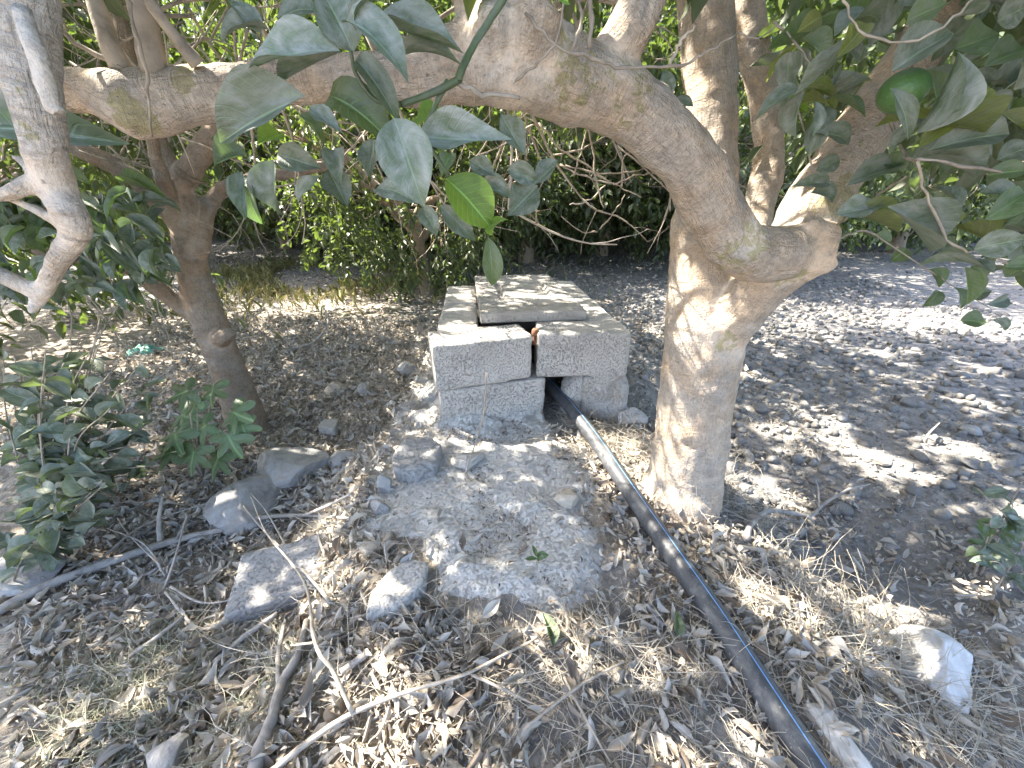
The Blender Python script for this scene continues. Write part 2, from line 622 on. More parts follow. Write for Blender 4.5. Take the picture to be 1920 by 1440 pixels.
# ------------------------------------------------------------------ ground
def litter_mask(x, y):
    """how much dry-leaf cover lies here: 0 bare soil ... 1 thick"""
    p = np.stack([x, y, 0 * x], -1)
    n = fbm(p * 1.3, 3, 21)
    left = 1 - sstep(-0.55, -0.15, x - 0.35 * n * 0.3)
    front = sstep(0.85, 0.45, y) * sstep(-0.6, 0.0, y)
    pipe_side = sstep(0.5, 0.1, np.abs(x - 0.35)) * sstep(1.5, 0.9, y)
    near_right = sstep(1.15, 0.75, y) * sstep(1.5, 0.5, x)
    far_mid = sstep(2.5, 3.4, y) * sstep(2.0, 0.6, x) * sstep(-1.4, -0.4, x) * sstep(9.0, 6.0, y)
    m = np.maximum.reduce([left * sstep(4.6, 3.2, y), front, pipe_side, near_right * 0.6, far_mid * 0.7, (1 - sstep(-1.0, -0.3, x)) * sstep(8.0, 5.0, y) * 0.45, 0.14 + 0 * x])
    bare = sstep(0.10, 0.45, fbm(p * 3.1 + 5.0, 3, 23)) * sstep(-0.5, 0.1, x)
    hole = np.exp(-((x - 0.12) ** 2 / 0.03 + (y - 0.42) ** 2 / 0.012))
    n6 = fbm(p * 6.5, 2, 27)
    return np.clip((m + 0.35 * n + 0.35 * n6) * (1 - 0.8 * bare) * (1 - 0.85 * hole), 0, 1)


def axis(n, a, b, c):
    u = np.linspace(-1, 1, n)
    return c + a * np.sinh(b * u)


gx = axis(350, 0.6, 6.2, 0.1)
gy = axis(350, 0.6, 6.2, 1.0)
GX, GY = np.meshgrid(gx, gy)
GZ = ground_z(GX, GY)
nV = GX.size
idx = np.arange(nV).reshape(GX.shape)
F = np.stack([idx[:-1, :-1], idx[:-1, 1:], idx[1:, 1:], idx[1:, :-1]], -1).reshape(-1, 4)
lit = litter_mask(GX.ravel(), GY.ravel())
me = mesh_np('ground', np.stack([GX.ravel(), GY.ravel(), GZ.ravel()], -1), F, attrs={'litter': ('FLOAT', lit)}, mat=M['soil'])
ground = link('ground', me)
tag(ground, 'dusty grey brown orchard soil', 'ground', kind='structure')

# ------------------------------------------------------------------ concrete apron (rough lean concrete poured on the mound)
APR = [(-0.52, 2.35), (-0.56, 2.05), (-0.55, 1.80), (-0.56, 1.55), (-0.52, 1.36), (-0.52, 1.18), (-0.53, 1.00), (-0.49, 0.88), (-0.40, 0.80), (-0.30, 0.72), (-0.24, 0.62), (-0.14, 0.55), (0.02, 0.54), (0.18, 0.55),
       (0.31, 0.62), (0.35, 0.78), (0.35, 0.95), (0.32, 1.10), (0.29, 1.24), (0.19, 1.36), (0.14, 1.60), (-0.1, 2.30)]
BOXP = [(-0.30, 1.39), (0.15, 1.525), (0.15, 1.75), (-0.12, 1.75), (-0.2, 2.44), (-0.40, 2.44), (-0.325, 1.6)]


def poly_dist(px, py, poly):
    """signed distance (positive inside)"""
    P = np.array(poly)
    Q = np.roll(P, -1, 0)
    d = np.full(px.shape, 1e9)
    ins = np.zeros(px.shape, bool)
    for (x0, y0), (x1, y1) in zip(P, Q):
        ex, ey = x1 - x0, y1 - y0
        t = np.clip(((px - x0) * ex + (py - y0) * ey) / (ex * ex + ey * ey), 0, 1)
        d = np.minimum(d, np.hypot(px - x0 - t * ex, py - y0 - t * ey))
        c = ((y0 > py) != (y1 > py)) & (px < (x1 - x0) * (py - y0) / (y1 - y0 + 1e-12) + x0)
        ins ^= c
    return np.where(ins, d, -d)


ax, ay = np.meshgrid(np.arange(-0.72, 0.42, 0.0065), np.arange(0.42, 2.5, 0.0065))


def apron_z(x, y):
    sh = np.shape(x)
    p = np.stack([np.ravel(x), np.ravel(y), 0 * np.ravel(x)], -1)
    jag = (0.05 * fbm(p * 7, 3, 41) + 0.02 * fbm(p * 30, 2, 42)).reshape(sh)
    d = poly_dist(x, y, APR) + jag
    lump = (0.010 * fbm(p * 6, 2, 43) + 0.007 * fbm(p * 22, 3, 44) + 0.004 * np.abs(fbm(p * 55, 2, 45))).reshape(sh)
    pit = (fbm(p * 9, 3, 46)).reshape(sh)
    lump = lump - 0.009 * sstep(0.12, 0.42, pit)
    bd = -poly_dist(x, y, BOXP)
    near = np.exp(-np.clip(bd, 0, 1) / 0.055)
    p2 = p + 0.03 * np.stack([fbm(p * 9, 2, 47), fbm(p * 9, 2, 48), 0 * p[:, 0]], -1)
    chunk = np.floor(3 * (fbm(p2 * 10, 2, 49) + 1)).reshape(sh) / 3 - 1
    lump = lump + near * (0.055 + 0.05 * chunk + 0.03 * fbm(p * 13, 3, 50).reshape(sh)) + 0.035 * chunk * sstep(1.3, 1.5, y) * sstep(-0.25, -0.4, x)
    soft = sstep(1.15, 0.85, y) * sstep(-0.5, -0.3, x)
    return 0.034 + lump - (0.20 - 0.125 * soft) * sstep(0.025 + 0.13 * soft, -0.05 - 0.02 * soft, d) - 0.012 * sstep(0.85, 0.6, y), d, pit


AZ, AD, APIT = apron_z(ax, ay)
keep = AD > -0.09
ii = np.arange(ax.size).reshape(ax.shape)
k4 = keep[:-1, :-1] & keep[:-1, 1:] & keep[1:, 1:] & keep[1:, :-1]
F = np.stack([ii[:-1, :-1][k4], ii[:-1, 1:][k4], ii[1:, 1:][k4], ii[1:, :-1][k4]], -1)
used = np.unique(F)
remap = -np.ones(ax.size, int)
remap[used] = np.arange(len(used))
V = np.stack([ax.ravel(), ay.ravel(), AZ.ravel()], -1)[used]
me = mesh_np('concrete_apron', V, remap[F], mat=M['apron'])
apron = link('concrete_apron', me)
tag(apron, 'rough pale concrete apron with pitted surface in front of the block box', 'concrete slab')
pad_xy = lambda x, y: poly_dist(np.asarray(x, float), np.asarray(y, float), APR)


def surf_z(x, y):
    z = ground_z(x, y)
    a, d, _ = apron_z(np.asarray(x, float), np.asarray(y, float))
    return np.where(d > -0.03, np.maximum(z, a), z)


def sz(x, y):
    return float(surf_z(np.array([x]), np.array([y]))[0])


# ------------------------------------------------------------------ block box
def solid_grid(sx, sy, sz_, step):
    """box of quads subdivided at about step; centred on x,y and standing on z=0"""
    nx, ny, nz = [max(2, int(round(s / step)) + 1) for s in (sx, sy, sz_)]
    V, Fq, n = [], [], 0
    X = np.linspace(-sx / 2, sx / 2, nx)
    Y = np.linspace(-sy / 2, sy / 2, ny)
    Z = np.linspace(0, sz_, nz)

    def face(A, B, fn, flip):
        nonlocal n
        a, b = np.meshgrid(A, B, indexing='ij')
        v = fn(a.ravel(), b.ravel())
        i = np.arange(a.size).reshape(a.shape) + n
        f = np.stack([i[:-1, :-1], i[1:, :-1], i[1:, 1:], i[:-1, 1:]], -1).reshape(-1, 4)
        V.append(v)
        Fq.append(f[:, ::-1] if flip else f)
        n += a.size
    face(X, Y, lambda a, b: np.stack([a, b, 0 * a], -1), True)
    face(X, Y, lambda a, b: np.stack([a, b, 0 * a + sz_], -1), False)
    face(X, Z, lambda a, b: np.stack([a, 0 * a - sy / 2, b], -1), False)
    face(X, Z, lambda a, b: np.stack([a, 0 * a + sy / 2, b], -1), True)
    face(Y, Z, lambda a, b: np.stack([0 * a - sx / 2, a, b], -1), True)
    face(Y, Z, lambda a, b: np.stack([0 * a + sx / 2, a, b], -1), False)
    V = np.vstack(V)
    Fq = np.vstack(Fq)
    # weld coincident vertices
    key = np.round(V * 1e5).astype(np.int64)
    _, first, inv = np.unique(key, axis=0, return_index=True, return_inverse=True)
    return V[first], inv.reshape(-1)[Fq]


def rough_block(name, sx, sy, sz_, mat, seed, step=0.011, edge=0.007, rough=0.0016, chips=1.0):
    V, Fq = solid_grid(sx, sy, sz_, step)
    c = np.array([0, 0, sz_ / 2])
    h = np.array([sx, sy, sz_]) / 2
    q = V - c
    # round the arrises, more where chipped
    e = edge * (1 + chips * 1.6 * np.clip(fbm(V * 14 + seed * 3.1, 3, seed), 0, 1) * 2)
    inner = np.clip(q, -(h - e[:, None]), h - e[:, None])
    dlt = q - inner
    L = np.linalg.norm(dlt, axis=1)
    nrm = dlt / (L[:, None] + 1e-9)
    q = inner + nrm * np.minimum(L, e)[:, None]
    q = q + nrm * (rough * fbm(V * 60 + seed, 3, seed + 5) + 2.2 * rough * fbm(V * 9 + seed, 2, seed + 8))[:, None]
    return mesh_np(name, q + c, Fq, mat=mat)


box = empty('block_box', (0.05, 2.0, 0.0))
tag(box, 'small grey concrete block box with mortar around an irrigation valve', 'block box')
BT = CAM_Z - 0.53                               # top of the box


def put_block(p0, p1, thick, z0, h, seed, mat='block', name='block', side=1, tilt=0.0, chips=1.0):
    """a block whose outer face runs p0 -> p1; its body lies to the left of that run (side=1)"""
    p0 = np.array(p0)
    p1 = np.array(p1)
    d = p1 - p0
    L = np.linalg.norm(d)
    d /= L
    nrm = np.array([-d[1], d[0]]) * side
    c = (p0 + p1) / 2 + nrm * thick / 2
    o = link(name, rough_block(name, L, thick, h, M[mat], seed, chips=chips), box)
    o.location = (c[0] - 0.05, c[1] - 2.0, z0)
    o.rotation_euler = (tilt, 0, math.atan2(d[1], d[0]))
    return o


put_block((-0.307, 1.385), (0.088, 1.505), 0.185, BT - 0.200, 0.198, 1)                 # front left, upper
put_block((0.108, 1.520), (0.500, 1.522), 0.185, BT - 0.197, 0.200, 2)                  # front right, upper
put_block((-0.300, 1.400), (0.150, 1.520), 0.19, BT - 0.402, 0.199, 3)                  # front left, lower
dl = np.array([-0.094, 0.9956])
a0 = np.array([-0.325, 1.585])
put_block(a0, a0 + dl * 0.42, 0.18, BT - 0.199, 0.197, 4, side=-1)
put_block(a0 + dl * 0.432, a0 + dl * 0.86, 0.18, BT - 0.199, 0.1975, 5, side=-1)
put_block(a0 + (0.012, -0.02), a0 + dl * 0.42 + (0.01, 0), 0.18, BT - 0.401, 0.2, 6, side=-1)
put_block(a0 + dl * 0.432 + (0.01, 0), a0 + dl * 0.86 + (0.01, 0), 0.18, BT - 0.401, 0.2, 7, side=-1)
b0 = np.array([0.487, 1.71])
put_block(b0, b0 + dl * 0.44, 0.18, BT - 0.199, 0.199, 8, side=1)
put_block(b0 + dl * 0.452, b0 + dl * 0.9, 0.18, BT - 0.199, 0.1985, 9, side=1)
put_block(b0 + (0.01, -0.17), b0 + dl * 0.44, 0.18, BT - 0.401, 0.2, 10, side=1)
put_block(b0 + dl * 0.452, b0 + dl * 0.9, 0.18, BT - 0.401, 0.2, 11, side=1)
put_block((-0.215, 2.41), (0.215, 2.45), 0.18, BT - 0.199, 0.197, 12)
put_block((-0.215, 2.41), (0.215, 2.45), 0.18, BT - 0.401, 0.199, 13)


def lump_mesh(name, pts, radii, mat, off, vox=0.010, noise=0.012, seed=0, fl=12, ext=None):
    """a continuous lump poured over the given balls (voxel remeshed)"""
    mb = MB()
    for p, r in zip(pts, radii):
        u = np.linspace(0.001, math.pi - 0.001, 9)
        n = 14
        rr = np.asarray(r, float) * np.ones(3)
        ring = []
        for a in u:
            t = np.linspace(0, 2 * math.pi, n, endpoint=False)
            ring.append(np.stack([np.sin(a) * np.cos(t), np.sin(a) * np.sin(t), 0 * t + np.cos(a)], -1))
        V = np.vstack(ring) * rr + np.asarray(p)
        i = np.arange(8)[:, None] * n
        j = np.arange(n)[None, :]
        F = np.stack([i + j, i + n + j, i + n + (j + 1) % n, i + (j + 1) % n], -1).reshape(-1, 4)
        # caps
        mb.add(V, F)
    return remesh(name, mb, vox, mat, off, noise, seed, fl)


def remesh_arrays(mb, vox, smooth_it=3):
    m0 = mesh_np('tmp', np.vstack(mb.V), np.vstack(mb.F))
    o = bpy.data.objects.new('tmp', m0)
    COL.objects.link(o)
    md = o.modifiers.new('r', 'REMESH')
    md.mode = 'VOXEL'
    md.voxel_size = vox
    md2 = o.modifiers.new('s', 'SMOOTH')
    md2.factor = 0.5
    md2.iterations = smooth_it
    dg = bpy.context.evaluated_depsgraph_get()
    ev = o.evaluated_get(dg).to_mesh()
    V = np.empty(len(ev.vertices) * 3, np.float32)
    ev.vertices.foreach_get('co', V)
    V = V.reshape(-1, 3).astype(float)
    N = np.empty(len(ev.vertices) * 3, np.float32)
    ev.vertices.foreach_get('normal', N)
    N = N.reshape(-1, 3).astype(float)
    nl = len(ev.loops)
    L = np.empty(nl, np.int32)
    ev.loops.foreach_get('vertex_index', L)
    tot = np.empty(len(ev.polygons), np.int32)
    ev.polygons.foreach_get('loop_total', tot)
    assert (tot == 4).all()
    F = L.reshape(-1, 4).copy()
    o.evaluated_get(dg).to_mesh_clear()
    bpy.data.objects.remove(o)
    bpy.data.meshes.remove(m0)
    return V, N, F


def remesh(name, mb, vox, mat, off, noise, seed, fl):
    V, N, F = remesh_arrays(mb, vox)
    V = V + N * (noise * fbm(V * fl, 4, seed))[:, None]
    return mesh_np(name, V - np.asarray(off), F, mat=mat)


bo = np.array([0.05, 2.0, 0.0])
# mortar pier under the right front block, smeared up onto it
link('mortar', lump_mesh('mortar', [(0.41, 1.60, 0.05), (0.40, 1.585, 0.13), (0.40, 1.59, 0.20), (0.46, 1.57, 0.02), (0.52, 1.53, 0.0), (0.30, 1.62, 0.10), (0.32, 1.63, 0.17), (0.44, 1.572, 0.235), (0.49, 1.60, 0.10), (0.47, 1.575, 0.29), (0.30, 1.62, 0.03)],
                         [(0.12, 0.09, 0.09), (0.10, 0.075, 0.08), (0.10, 0.07, 0.07), (0.10, 0.08, 0.06), (0.06, 0.07, 0.06), (0.07, 0.09, 0.10), (0.06, 0.09, 0.07), (0.075, 0.055, 0.06), (0.05, 0.1, 0.12), (0.05, 0.055, 0.06), (0.07, 0.09, 0.07)],
                         M['mortar'], bo, 0.010, 0.012, 5), box)
# cover slab with a shallow rectangular recess
cv = empty('cover_slab', (0.05, 2.11, BT + 0.003))
tag(cv, 'flat concrete cover slab with a square recess lying on the block box', 'cover slab')
cang = math.radians(6.6)
W_, L_, H_ = 0.485, 0.87, 0.045


def cover_mesh():
    V, Fq = solid_grid(W_, L_, H_, 0.009)
    h = np.array([W_, L_, H_]) / 2
    c = np.array([0, 0, H_ / 2])
    q = V - c
    e = 0.006 * (1 + 1.8 * np.clip(fbm(V * 13, 3, 61), 0, 1))
    inner = np.clip(q, -(h - e[:, None]), h - e[:, None])
    dlt = q - inner
    L = np.linalg.norm(dlt, axis=1)
    n = dlt / (L[:, None] + 1e-9)
    q = inner + n * np.minimum(L, e)[:, None]
    top = V[:, 2] > H_ - 1e-6
    dx = np.abs(V[:, 0] - 0.01)
    dy = np.abs(V[:, 1] - 0.02)
    rec = np.maximum(dx - 0.125, dy - 0.17)
    groove = (np.abs(rec) < 0.011).astype(float) * (fbm(V * 8, 2, 66) > -0.35)
    q[:, 2] -= top * (0.018 * groove + 0.006 * (rec < 0))
    q[:, 2] += top * 0.0022 * fbm(V * 7, 3, 64)
    return mesh_np('slab', q + c, Fq, mat=M['cover'])


o = link('slab', cover_mesh(), cv)
o.rotation_euler = (0, 0, cang)

# rusty capped stub in the slit between the two front blocks
rc = MB()
rc.tube([(0.098, 1.56, BT - 0.06), (0.098, 1.56, BT - 0.01)], [0.009, 0.009], 10, 4)
rc.tube([(0.098, 1.545, BT - 0.016), (0.098, 1.547, BT - 0.002), (0.098, 1.55, BT + 0.012), (0.098, 1.55, BT + 0.016)], [0.013, 0.016, 0.013, 0.005], 12, 3)
o = link('rusty_rod', rc.mesh('rusty_rod', M['rust'], (0.098, 1.55, 0.2)), None, (0.098, 1.55, 0.2))
tag(o, 'rusty round iron rod head in the slit between the front blocks', 'iron rod')

# ------------------------------------------------------------------ irrigation pipe
PR = 0.0285
pp = [atz(1030, 700, 0.10) + (0, 0.25, 0), atz(1058, 752, 0.085), atz(1112, 820, 0.065), atz(1170, 905, 0.06), atz(1252, 1025, 0.055), atz(1345, 1160, 0.045), atz(1435, 1300, 0.035), atz(1525, 1440, 0.03), atz(1610, 1570, 0.03)]
pp = [np.array(p) for p in pp]
pp[0] = np.array([0.10, 1.95, 0.09])
Q = catmull(pp, 14)
pipe = empty('irrigation_pipe', tuple(Q[60]))
tag(pipe, 'black polyethylene irrigation pipe with a thin blue stripe running out of the block box', 'pipe')
V, F = tube(Q, np.full(len(Q), PR), 28, 0.0)
link('tube', mesh_np('tube', V - Q[60], F, mat=M['pipe']), pipe)
# stripe: a thin strip proud of the surface
T = np.gradient(Q, axis=0)
T /= np.linalg.norm(T, axis=1)[:, None]
S = np.cross(T, [0, 0, 1.0])
S /= np.linalg.norm(S, axis=1)[:, None]
Nn = np.cross(S, T)
ring = [Q + (S * math.cos(a) + Nn * math.sin(a)) * (PR + 0.0008) for a in (math.radians(94), math.radians(96.5), math.radians(99))]
V = np.stack(ring, 1).reshape(-1, 3)
i = np.arange(len(Q) - 1)[:, None] * 3
j = np.arange(2)[None, :]
F = np.stack([i + j, i + j + 1, i + 3 + j + 1, i + 3 + j], -1).reshape(-1, 4)
link('stripe', mesh_np('stripe', V - Q[60], F, mat=M['stripe']), pipe)
PIPE = Q

# ------------------------------------------------------------------ leaves
def leaf_template(nl=10, nw=4, curl=0.25, fold=0.35, wave=0.0, twist=0.0, rollw=0.0, seed=0, petiole=False, shape=0.85, ex=0.92):
    """unit leaf: base at origin, tip at +x, width 1 at the middle (scaled later); quads"""
    u = np.linspace(0, 1, nl + 1)
    v = np.linspace(-1, 1, nw + 1)
    w = np.sin(math.pi * np.clip(u, 0, 1) ** shape) ** ex * (1 - 0.25 * u ** 3)
    w = np.maximum(w, 0.02)
    U, Vv = np.meshgrid(u, v, indexing='ij')
    Wd = w[:, None] * Vv * 0.5
    X = U.copy()
    Y = Wd.copy()
    Z = fold * np.abs(Wd)
    if rollw:                                     # margins rolled round a cylinder
        a = Wd * rollw * 2
        Y = np.sin(a) / (rollw * 2)
        Z = (1 - np.cos(a)) / (rollw * 2)
    Z = Z + wave * np.sin(U * 9 + seed + Vv * 1.5) * np.abs(Vv) * w[:, None]
    if twist:
        a = twist * (U - 0.3)
        Y, Z = Y * np.cos(a) - Z * np.sin(a), Y * np.sin(a) + Z * np.cos(a)
    a = -curl * U                                 # bend along the length
    if abs(curl) > 1e-3:
        X2 = np.sin(curl * U) / curl
        Z2 = -(1 - np.cos(curl * U)) / curl
        X = X2 + Z * np.sin(curl * U)
        Z = Z2 + Z * np.cos(curl * U)
    P = np.stack([X, Y, Z], -1).reshape(-1, 3)
    i = np.arange(nl)[:, None] * (nw + 1)
    j = np.arange(nw)[None, :]
    F = np.stack([i + j, i + nw + 1 + j, i + nw + 2 + j, i + j + 1], -1).reshape(-1, 4)
    uv = np.stack([U.ravel(), (Vv.ravel() + 1) / 2], -1)
    return P, F, uv


def scatter(name, tmpl, pos, xd, zd, L, W, mat, rnd=None, smooth=True, off=None):
    """one mesh of many leaves. tmpl: list of (P,F,uv); xd tip direction, zd upper-face hint"""
    n = len(pos)
    which = rng.integers(0, len(tmpl), n)
    xd = xd / (np.linalg.norm(xd, axis=1)[:, None] + 1e-9)
    yd = np.cross(zd, xd)
    yd /= np.linalg.norm(yd, axis=1)[:, None] + 1e-9
    z2 = np.cross(xd, yd)
    if rnd is None:
        rnd = rng.random(n)
    VV, FF, UU, RR, k = [], [], [], [], 0
    for t, (P, F, uv) in enumerate(tmpl):
        s = np.where(which == t)[0]
        if not len(s):
            continue
        V = pos[s][:, None, :] + P[None, :, 0:1] * L[s][:, None, None] * xd[s][:, None, :] + P[None, :, 1:2] * W[s][:, None, None] * yd[s][:, None, :] + P[None, :, 2:3] * L[s][:, None, None] * z2[s][:, None, :]
        VV.append(V.reshape(-1, 3))
        FF.append((F[None] + (np.arange(len(s)) * len(P))[:, None, None]).reshape(-1, 4) + k)
        UU.append(np.tile(uv, (len(s), 1)))
        RR.append(np.repeat(rnd[s], len(P)))
        k += len(s) * len(P)
    V = np.vstack(VV)
    if off is not None:
        V = V - np.asarray(off)
    return mesh_np(name, V, np.vstack(FF), np.vstack(UU), smooth, {'rnd': ('FLOAT', np.concatenate(RR))}, mat)


LOW = [leaf_template(3, 2, c, f) for c, f in ((0.5, 0.3), (0.2, 0.5), (0.9, 0.2), (-0.3, 0.4))]
MID = [leaf_template(5, 2, c, f, w, tw) for c, f, w, tw in ((0.5, 0.3, 0, 0.2), (0.2, 0.5, 0.02, -0.3), (0.9, 0.2, 0, 0), (-0.3, 0.4, 0.02, 0.4))]


def shoot_leaves(start, direc, nleaf, step, L0, droop=0.35, spread=0.9):
    """leaves in a spiral along drooping shoots. start, direc (n,3) -> leaf arrays"""
    n = len(start)
    d = direc / np.linalg.norm(direc, axis=1)[:, None]
    P, X, Zh, LL, ID = [], [], [], [], []
    p = start.copy()
    ph = rng.random(n) * 6.28
    a = np.cross(d, np.array([0.12, 0.3, 1.0]))
    a /= np.linalg.norm(a, axis=1)[:, None] + 1e-9
    for k in range(nleaf):
        d = d + np.array([0, 0, -droop * 0.18]) + rng.normal(0, 0.09, (n, 3))
        d /= np.linalg.norm(d, axis=1)[:, None]
        p = p + d * (step * (0.7 + 0.6 * rng.random((n, 1))))
        ph = ph + 2.4
        b = np.cross(d, a)
        b /= np.linalg.norm(b, axis=1)[:, None] + 1e-9
        side = a * np.cos(ph)[:, None] + b * np.sin(ph)[:, None]
        x = d * 0.55 + side * spread + np.array([0, 0, -droop]) + rng.normal(0, 0.18, (n, 3))
        z = np.array([0, 0, 1.0]) + side * 0.2 + d * 0.25 + rng.normal(0, 0.3, (n, 3))
        P.append(p.copy())
        X.append(x)
        Zh.append(z)
        LL.append(L0 * (0.65 + 0.55 * rng.random(n)))
    return np.vstack(P), np.vstack(X), np.vstack(Zh), np.concatenate(LL)


def crown_shoots(n, c, r, zmin, seed, shell=0.55, bumps=0.22, holes=-0.35):
    """random shoot starts in the outer shell of a lumpy ellipsoid, with outward directions"""
    g = np.random.default_rng(seed)
    u = g.normal(0, 1, (n * 3, 3))
    u /= np.linalg.norm(u, axis=1)[:, None]
    rad = shell + (1 - shell) * g.random(n * 3) ** 0.7
    rad = rad * (1 + bumps * fbm(u * 2.6 + seed, 3, seed))
    gap = fbm(u * 4.5 + rad[:, None] * 2 + seed, 2, seed + 3)
    p = np.asarray(c) + u * rad[:, None] * np.asarray(r)
    lim = zmin + 0.35 * fbm(p * 0.9 + seed, 2, seed + 7)
    ok = (p[:, 2] > lim) & (gap > holes)
    p, u = p[ok][:n], u[ok][:n]
    return p, u + np.array([0, 0, 0.15])


# ------------------------------------------------------------------ trees
def grow_twigs(mb, starts, dirs, length, r0, depth, g, sides=5, bend=0.35):
    for s, d in zip(starts, dirs):
        n = 4
        P = [np.array(s)]
        d = np.array(d) / np.linalg.norm(d)
        for k in range(n):
            d = d + g.normal(0, bend, 3) * 0.5
            d /= np.linalg.norm(d)
            P.append(P[-1] + d * length / n)
        mb.tube(P, [r0, r0 * 0.75, r0 * 0.45], sides, 2)
        if depth > 0:
            for q in range(int(g.integers(2, 4))):
                k = int(g.integers(1, n + 1))
                dd = d + g.normal(0, 0.7, 3)
                grow_twigs(mb, [P[k]], [dd], length * 0.62, r0 * 0.55, depth - 1, g, max(4, sides - 1), bend)


def wood_parts(root, chains, vox, mat, lichens=(), noise=0.006, seed=0, names=None, fl=9, base_flare=None):
    """chains: list of (name, points, radii). One continuous remeshed surface, then cut into its limbs"""
    mb = MB()
    samples, owner = [], []
    for ci, (nm, P, R) in enumerate(chains):
        P = np.asarray(P, float)
        Q = catmull(P, 8)
        r = np.interp(np.linspace(0, 1, len(Q)), np.linspace(0, 1, len(R)), R)
        mb.add(*tube(Q, r, 20))
        Qs = catmull(P, 9)
        rs = np.interp(np.linspace(0, 1, len(Qs)), np.linspace(0, 1, len(R)), R)
        samples.append(np.concatenate([Qs, rs[:, None]], 1))
        owner.append(np.full(len(Qs), ci))
    V, N, F = remesh_arrays(mb, vox, 6)
    S = np.vstack(samples)
    O = np.concatenate(owner)
    best = np.full((len(chains), len(V)), 1e9)
    nearc = np.zeros((len(chains), len(V)), int)
    for k in range(len(S)):
        d = np.sqrt(((V - S[k, :3]) ** 2).sum(1)) - S[k, 3]
        c = O[k]
        b = d < best[c]
        best[c][b] = d[b]
        nearc[c][b] = k
    near = nearc[best.argmin(0), np.arange(len(V))]
    b2 = np.sort(best, 0)
    seam = sstep(0.002, 0.03, b2[1] - b2[0]) if len(chains) > 1 else np.ones(len(V))
    if chains[1][0] == 'stem':                     # the stem simply carries the trunk on
        o2 = O[near] <= 1
        b3 = np.sort(np.delete(best, 0, 0), 0) if False else np.sort(best[2:], 0)
        seam = np.where(o2, sstep(0.002, 0.03, b3[0] - np.minimum(best[0], best[1])), seam)
    own = O[near[F[:, 0]]]
    TG, AR = [], []
    for (nm, _, _), q in zip(chains, samples):
        t = np.gradient(q[:, :3], axis=0)
        start = AR[0][-1] if nm == 'stem' and AR else 0.0
        TG.append(t / np.linalg.norm(t, axis=1)[:, None])
        AR.append(start + np.concatenate([[0], np.cumsum(np.linalg.norm(np.diff(q[:, :3], axis=0), axis=1))]))
    TG, AR = np.vstack(TG), np.concatenate(AR)
    rel = V - S[near, :3]
    al = (rel * TG[near]).sum(1)
    perp = rel - TG[near] * al[:, None]
    ref = np.where(np.abs(TG[near][:, 2:3]) > 0.75, np.array([[1.0, 0, 0]]), np.array([[0, 0, 1.0]]))
    e1 = np.cross(TG[near], ref)
    e1 /= np.linalg.norm(e1, axis=1)[:, None]
    e2 = np.cross(TG[near], e1)
    grain = np.stack([(perp * e1).sum(1), (perp * e2).sum(1), AR[near] + al, 0 * al + 1], -1)
    V = V + N * (noise * fbm(V * fl, 3, seed) + 0.45 * noise * fbm(V * 32, 3, seed + 2))[:, None]
    lich = np.zeros(len(V))
    for (p, r, s) in lichens:
        d = np.linalg.norm(V - np.asarray(p), axis=1)
        lich = np.maximum(lich, s * sstep(r, r * 0.35, d))
    # vertex normals of the whole, so the cuts do not show
    fn = np.cross(V[F[:, 2]] - V[F[:, 0]], V[F[:, 3]] - V[F[:, 1]])
    vn = np.zeros_like(V)
    for k in range(4):
        np.add.at(vn, F[:, k], fn)
    vn /= np.linalg.norm(vn, axis=1)[:, None] + 1e-12
    off = np.array(root.location)
    res = []
    for ci, (nm, P, R) in enumerate(chains):
        f = F[own == ci]
        if not len(f):
            continue
        us = np.unique(f)
        mp = np.zeros(len(V), int)
        mp[us] = np.arange(len(us))
        m = mesh_np(nm, V[us] - off, mp[f], attrs={'lichen': ('FLOAT', lich[us]), 'grain': ('FLOAT_COLOR', grain[us]), 'seam': ('FLOAT', seam[us])}, mat=mat)
        m.normals_split_custom_set_from_vertices([tuple(x) for x in vn[us]])
        res.append(link(nm, m, root))
    return res


LT = [leaf_template(12, 6, c, f, w, tw, 0, s) for s, (c, f, w, tw) in enumerate([(0.55, 0.35, 0.03, 0.25), (0.2, 0.5, 0.04, -0.3), (1.0, 0.25, 0.03, 0.4), (-0.35, 0.45, 0.035, -0.45), (0.7, 0.7, 0.03, 0.6), (0.4, 0.9, 0.02, -0.2), (1.2, 0.4, 0.045, -0.5)])]
LEAF_ME = {}


def leaf_mesh(k, mat):
    key = (k, mat)
    if key not in LEAF_ME:
        P, F, uv = LT[k]
        LEAF_ME[key] = mesh_np('leaf', P, F, uv, True, None, M[mat])
    return LEAF_ME[key]


def leaf_obj(root, base, tip, width, mat, k=None, up=(0, -0.35, 1), name='leaf', h=None):
    """one leaf as a part: base and tip are world points"""
    base = np.asarray(base, float)
    tip = np.asarray(tip, float)
    x = tip - base
    L = np.linalg.norm(x)
    x = x / L
    z = np.asarray(up, float)
    y = np.cross(z, x)
    y /= np.linalg.norm(y) + 1e-9
    z = np.cross(x, y)
    if k is None:
        k = random.randrange(len(LT))
    # templates bend downwards: aim so that the bent tip arrives at the tip
    P = LT[k][0]
    tp = P[-4]
    a = math.atan2(tp[2], tp[0])
    x2 = x * math.cos(-a) + z * math.sin(-a)
    z2 = np.cross(x2, y)
    s = L / math.hypot(tp[0], tp[2])
    o = link(name, leaf_mesh(k, mat), root)
    m = Matrix(((x2[0] * s, y[0] * width, z2[0] * s, 0), (x2[1] * s, y[1] * width, z2[1] * s, 0), (x2[2] * s, y[2] * width, z2[2] * s, 0), (0, 0, 0, 1)))
    loc = base - np.array(root.location)
    m.translation = Vector(loc)
    o.matrix_local = m
    return o


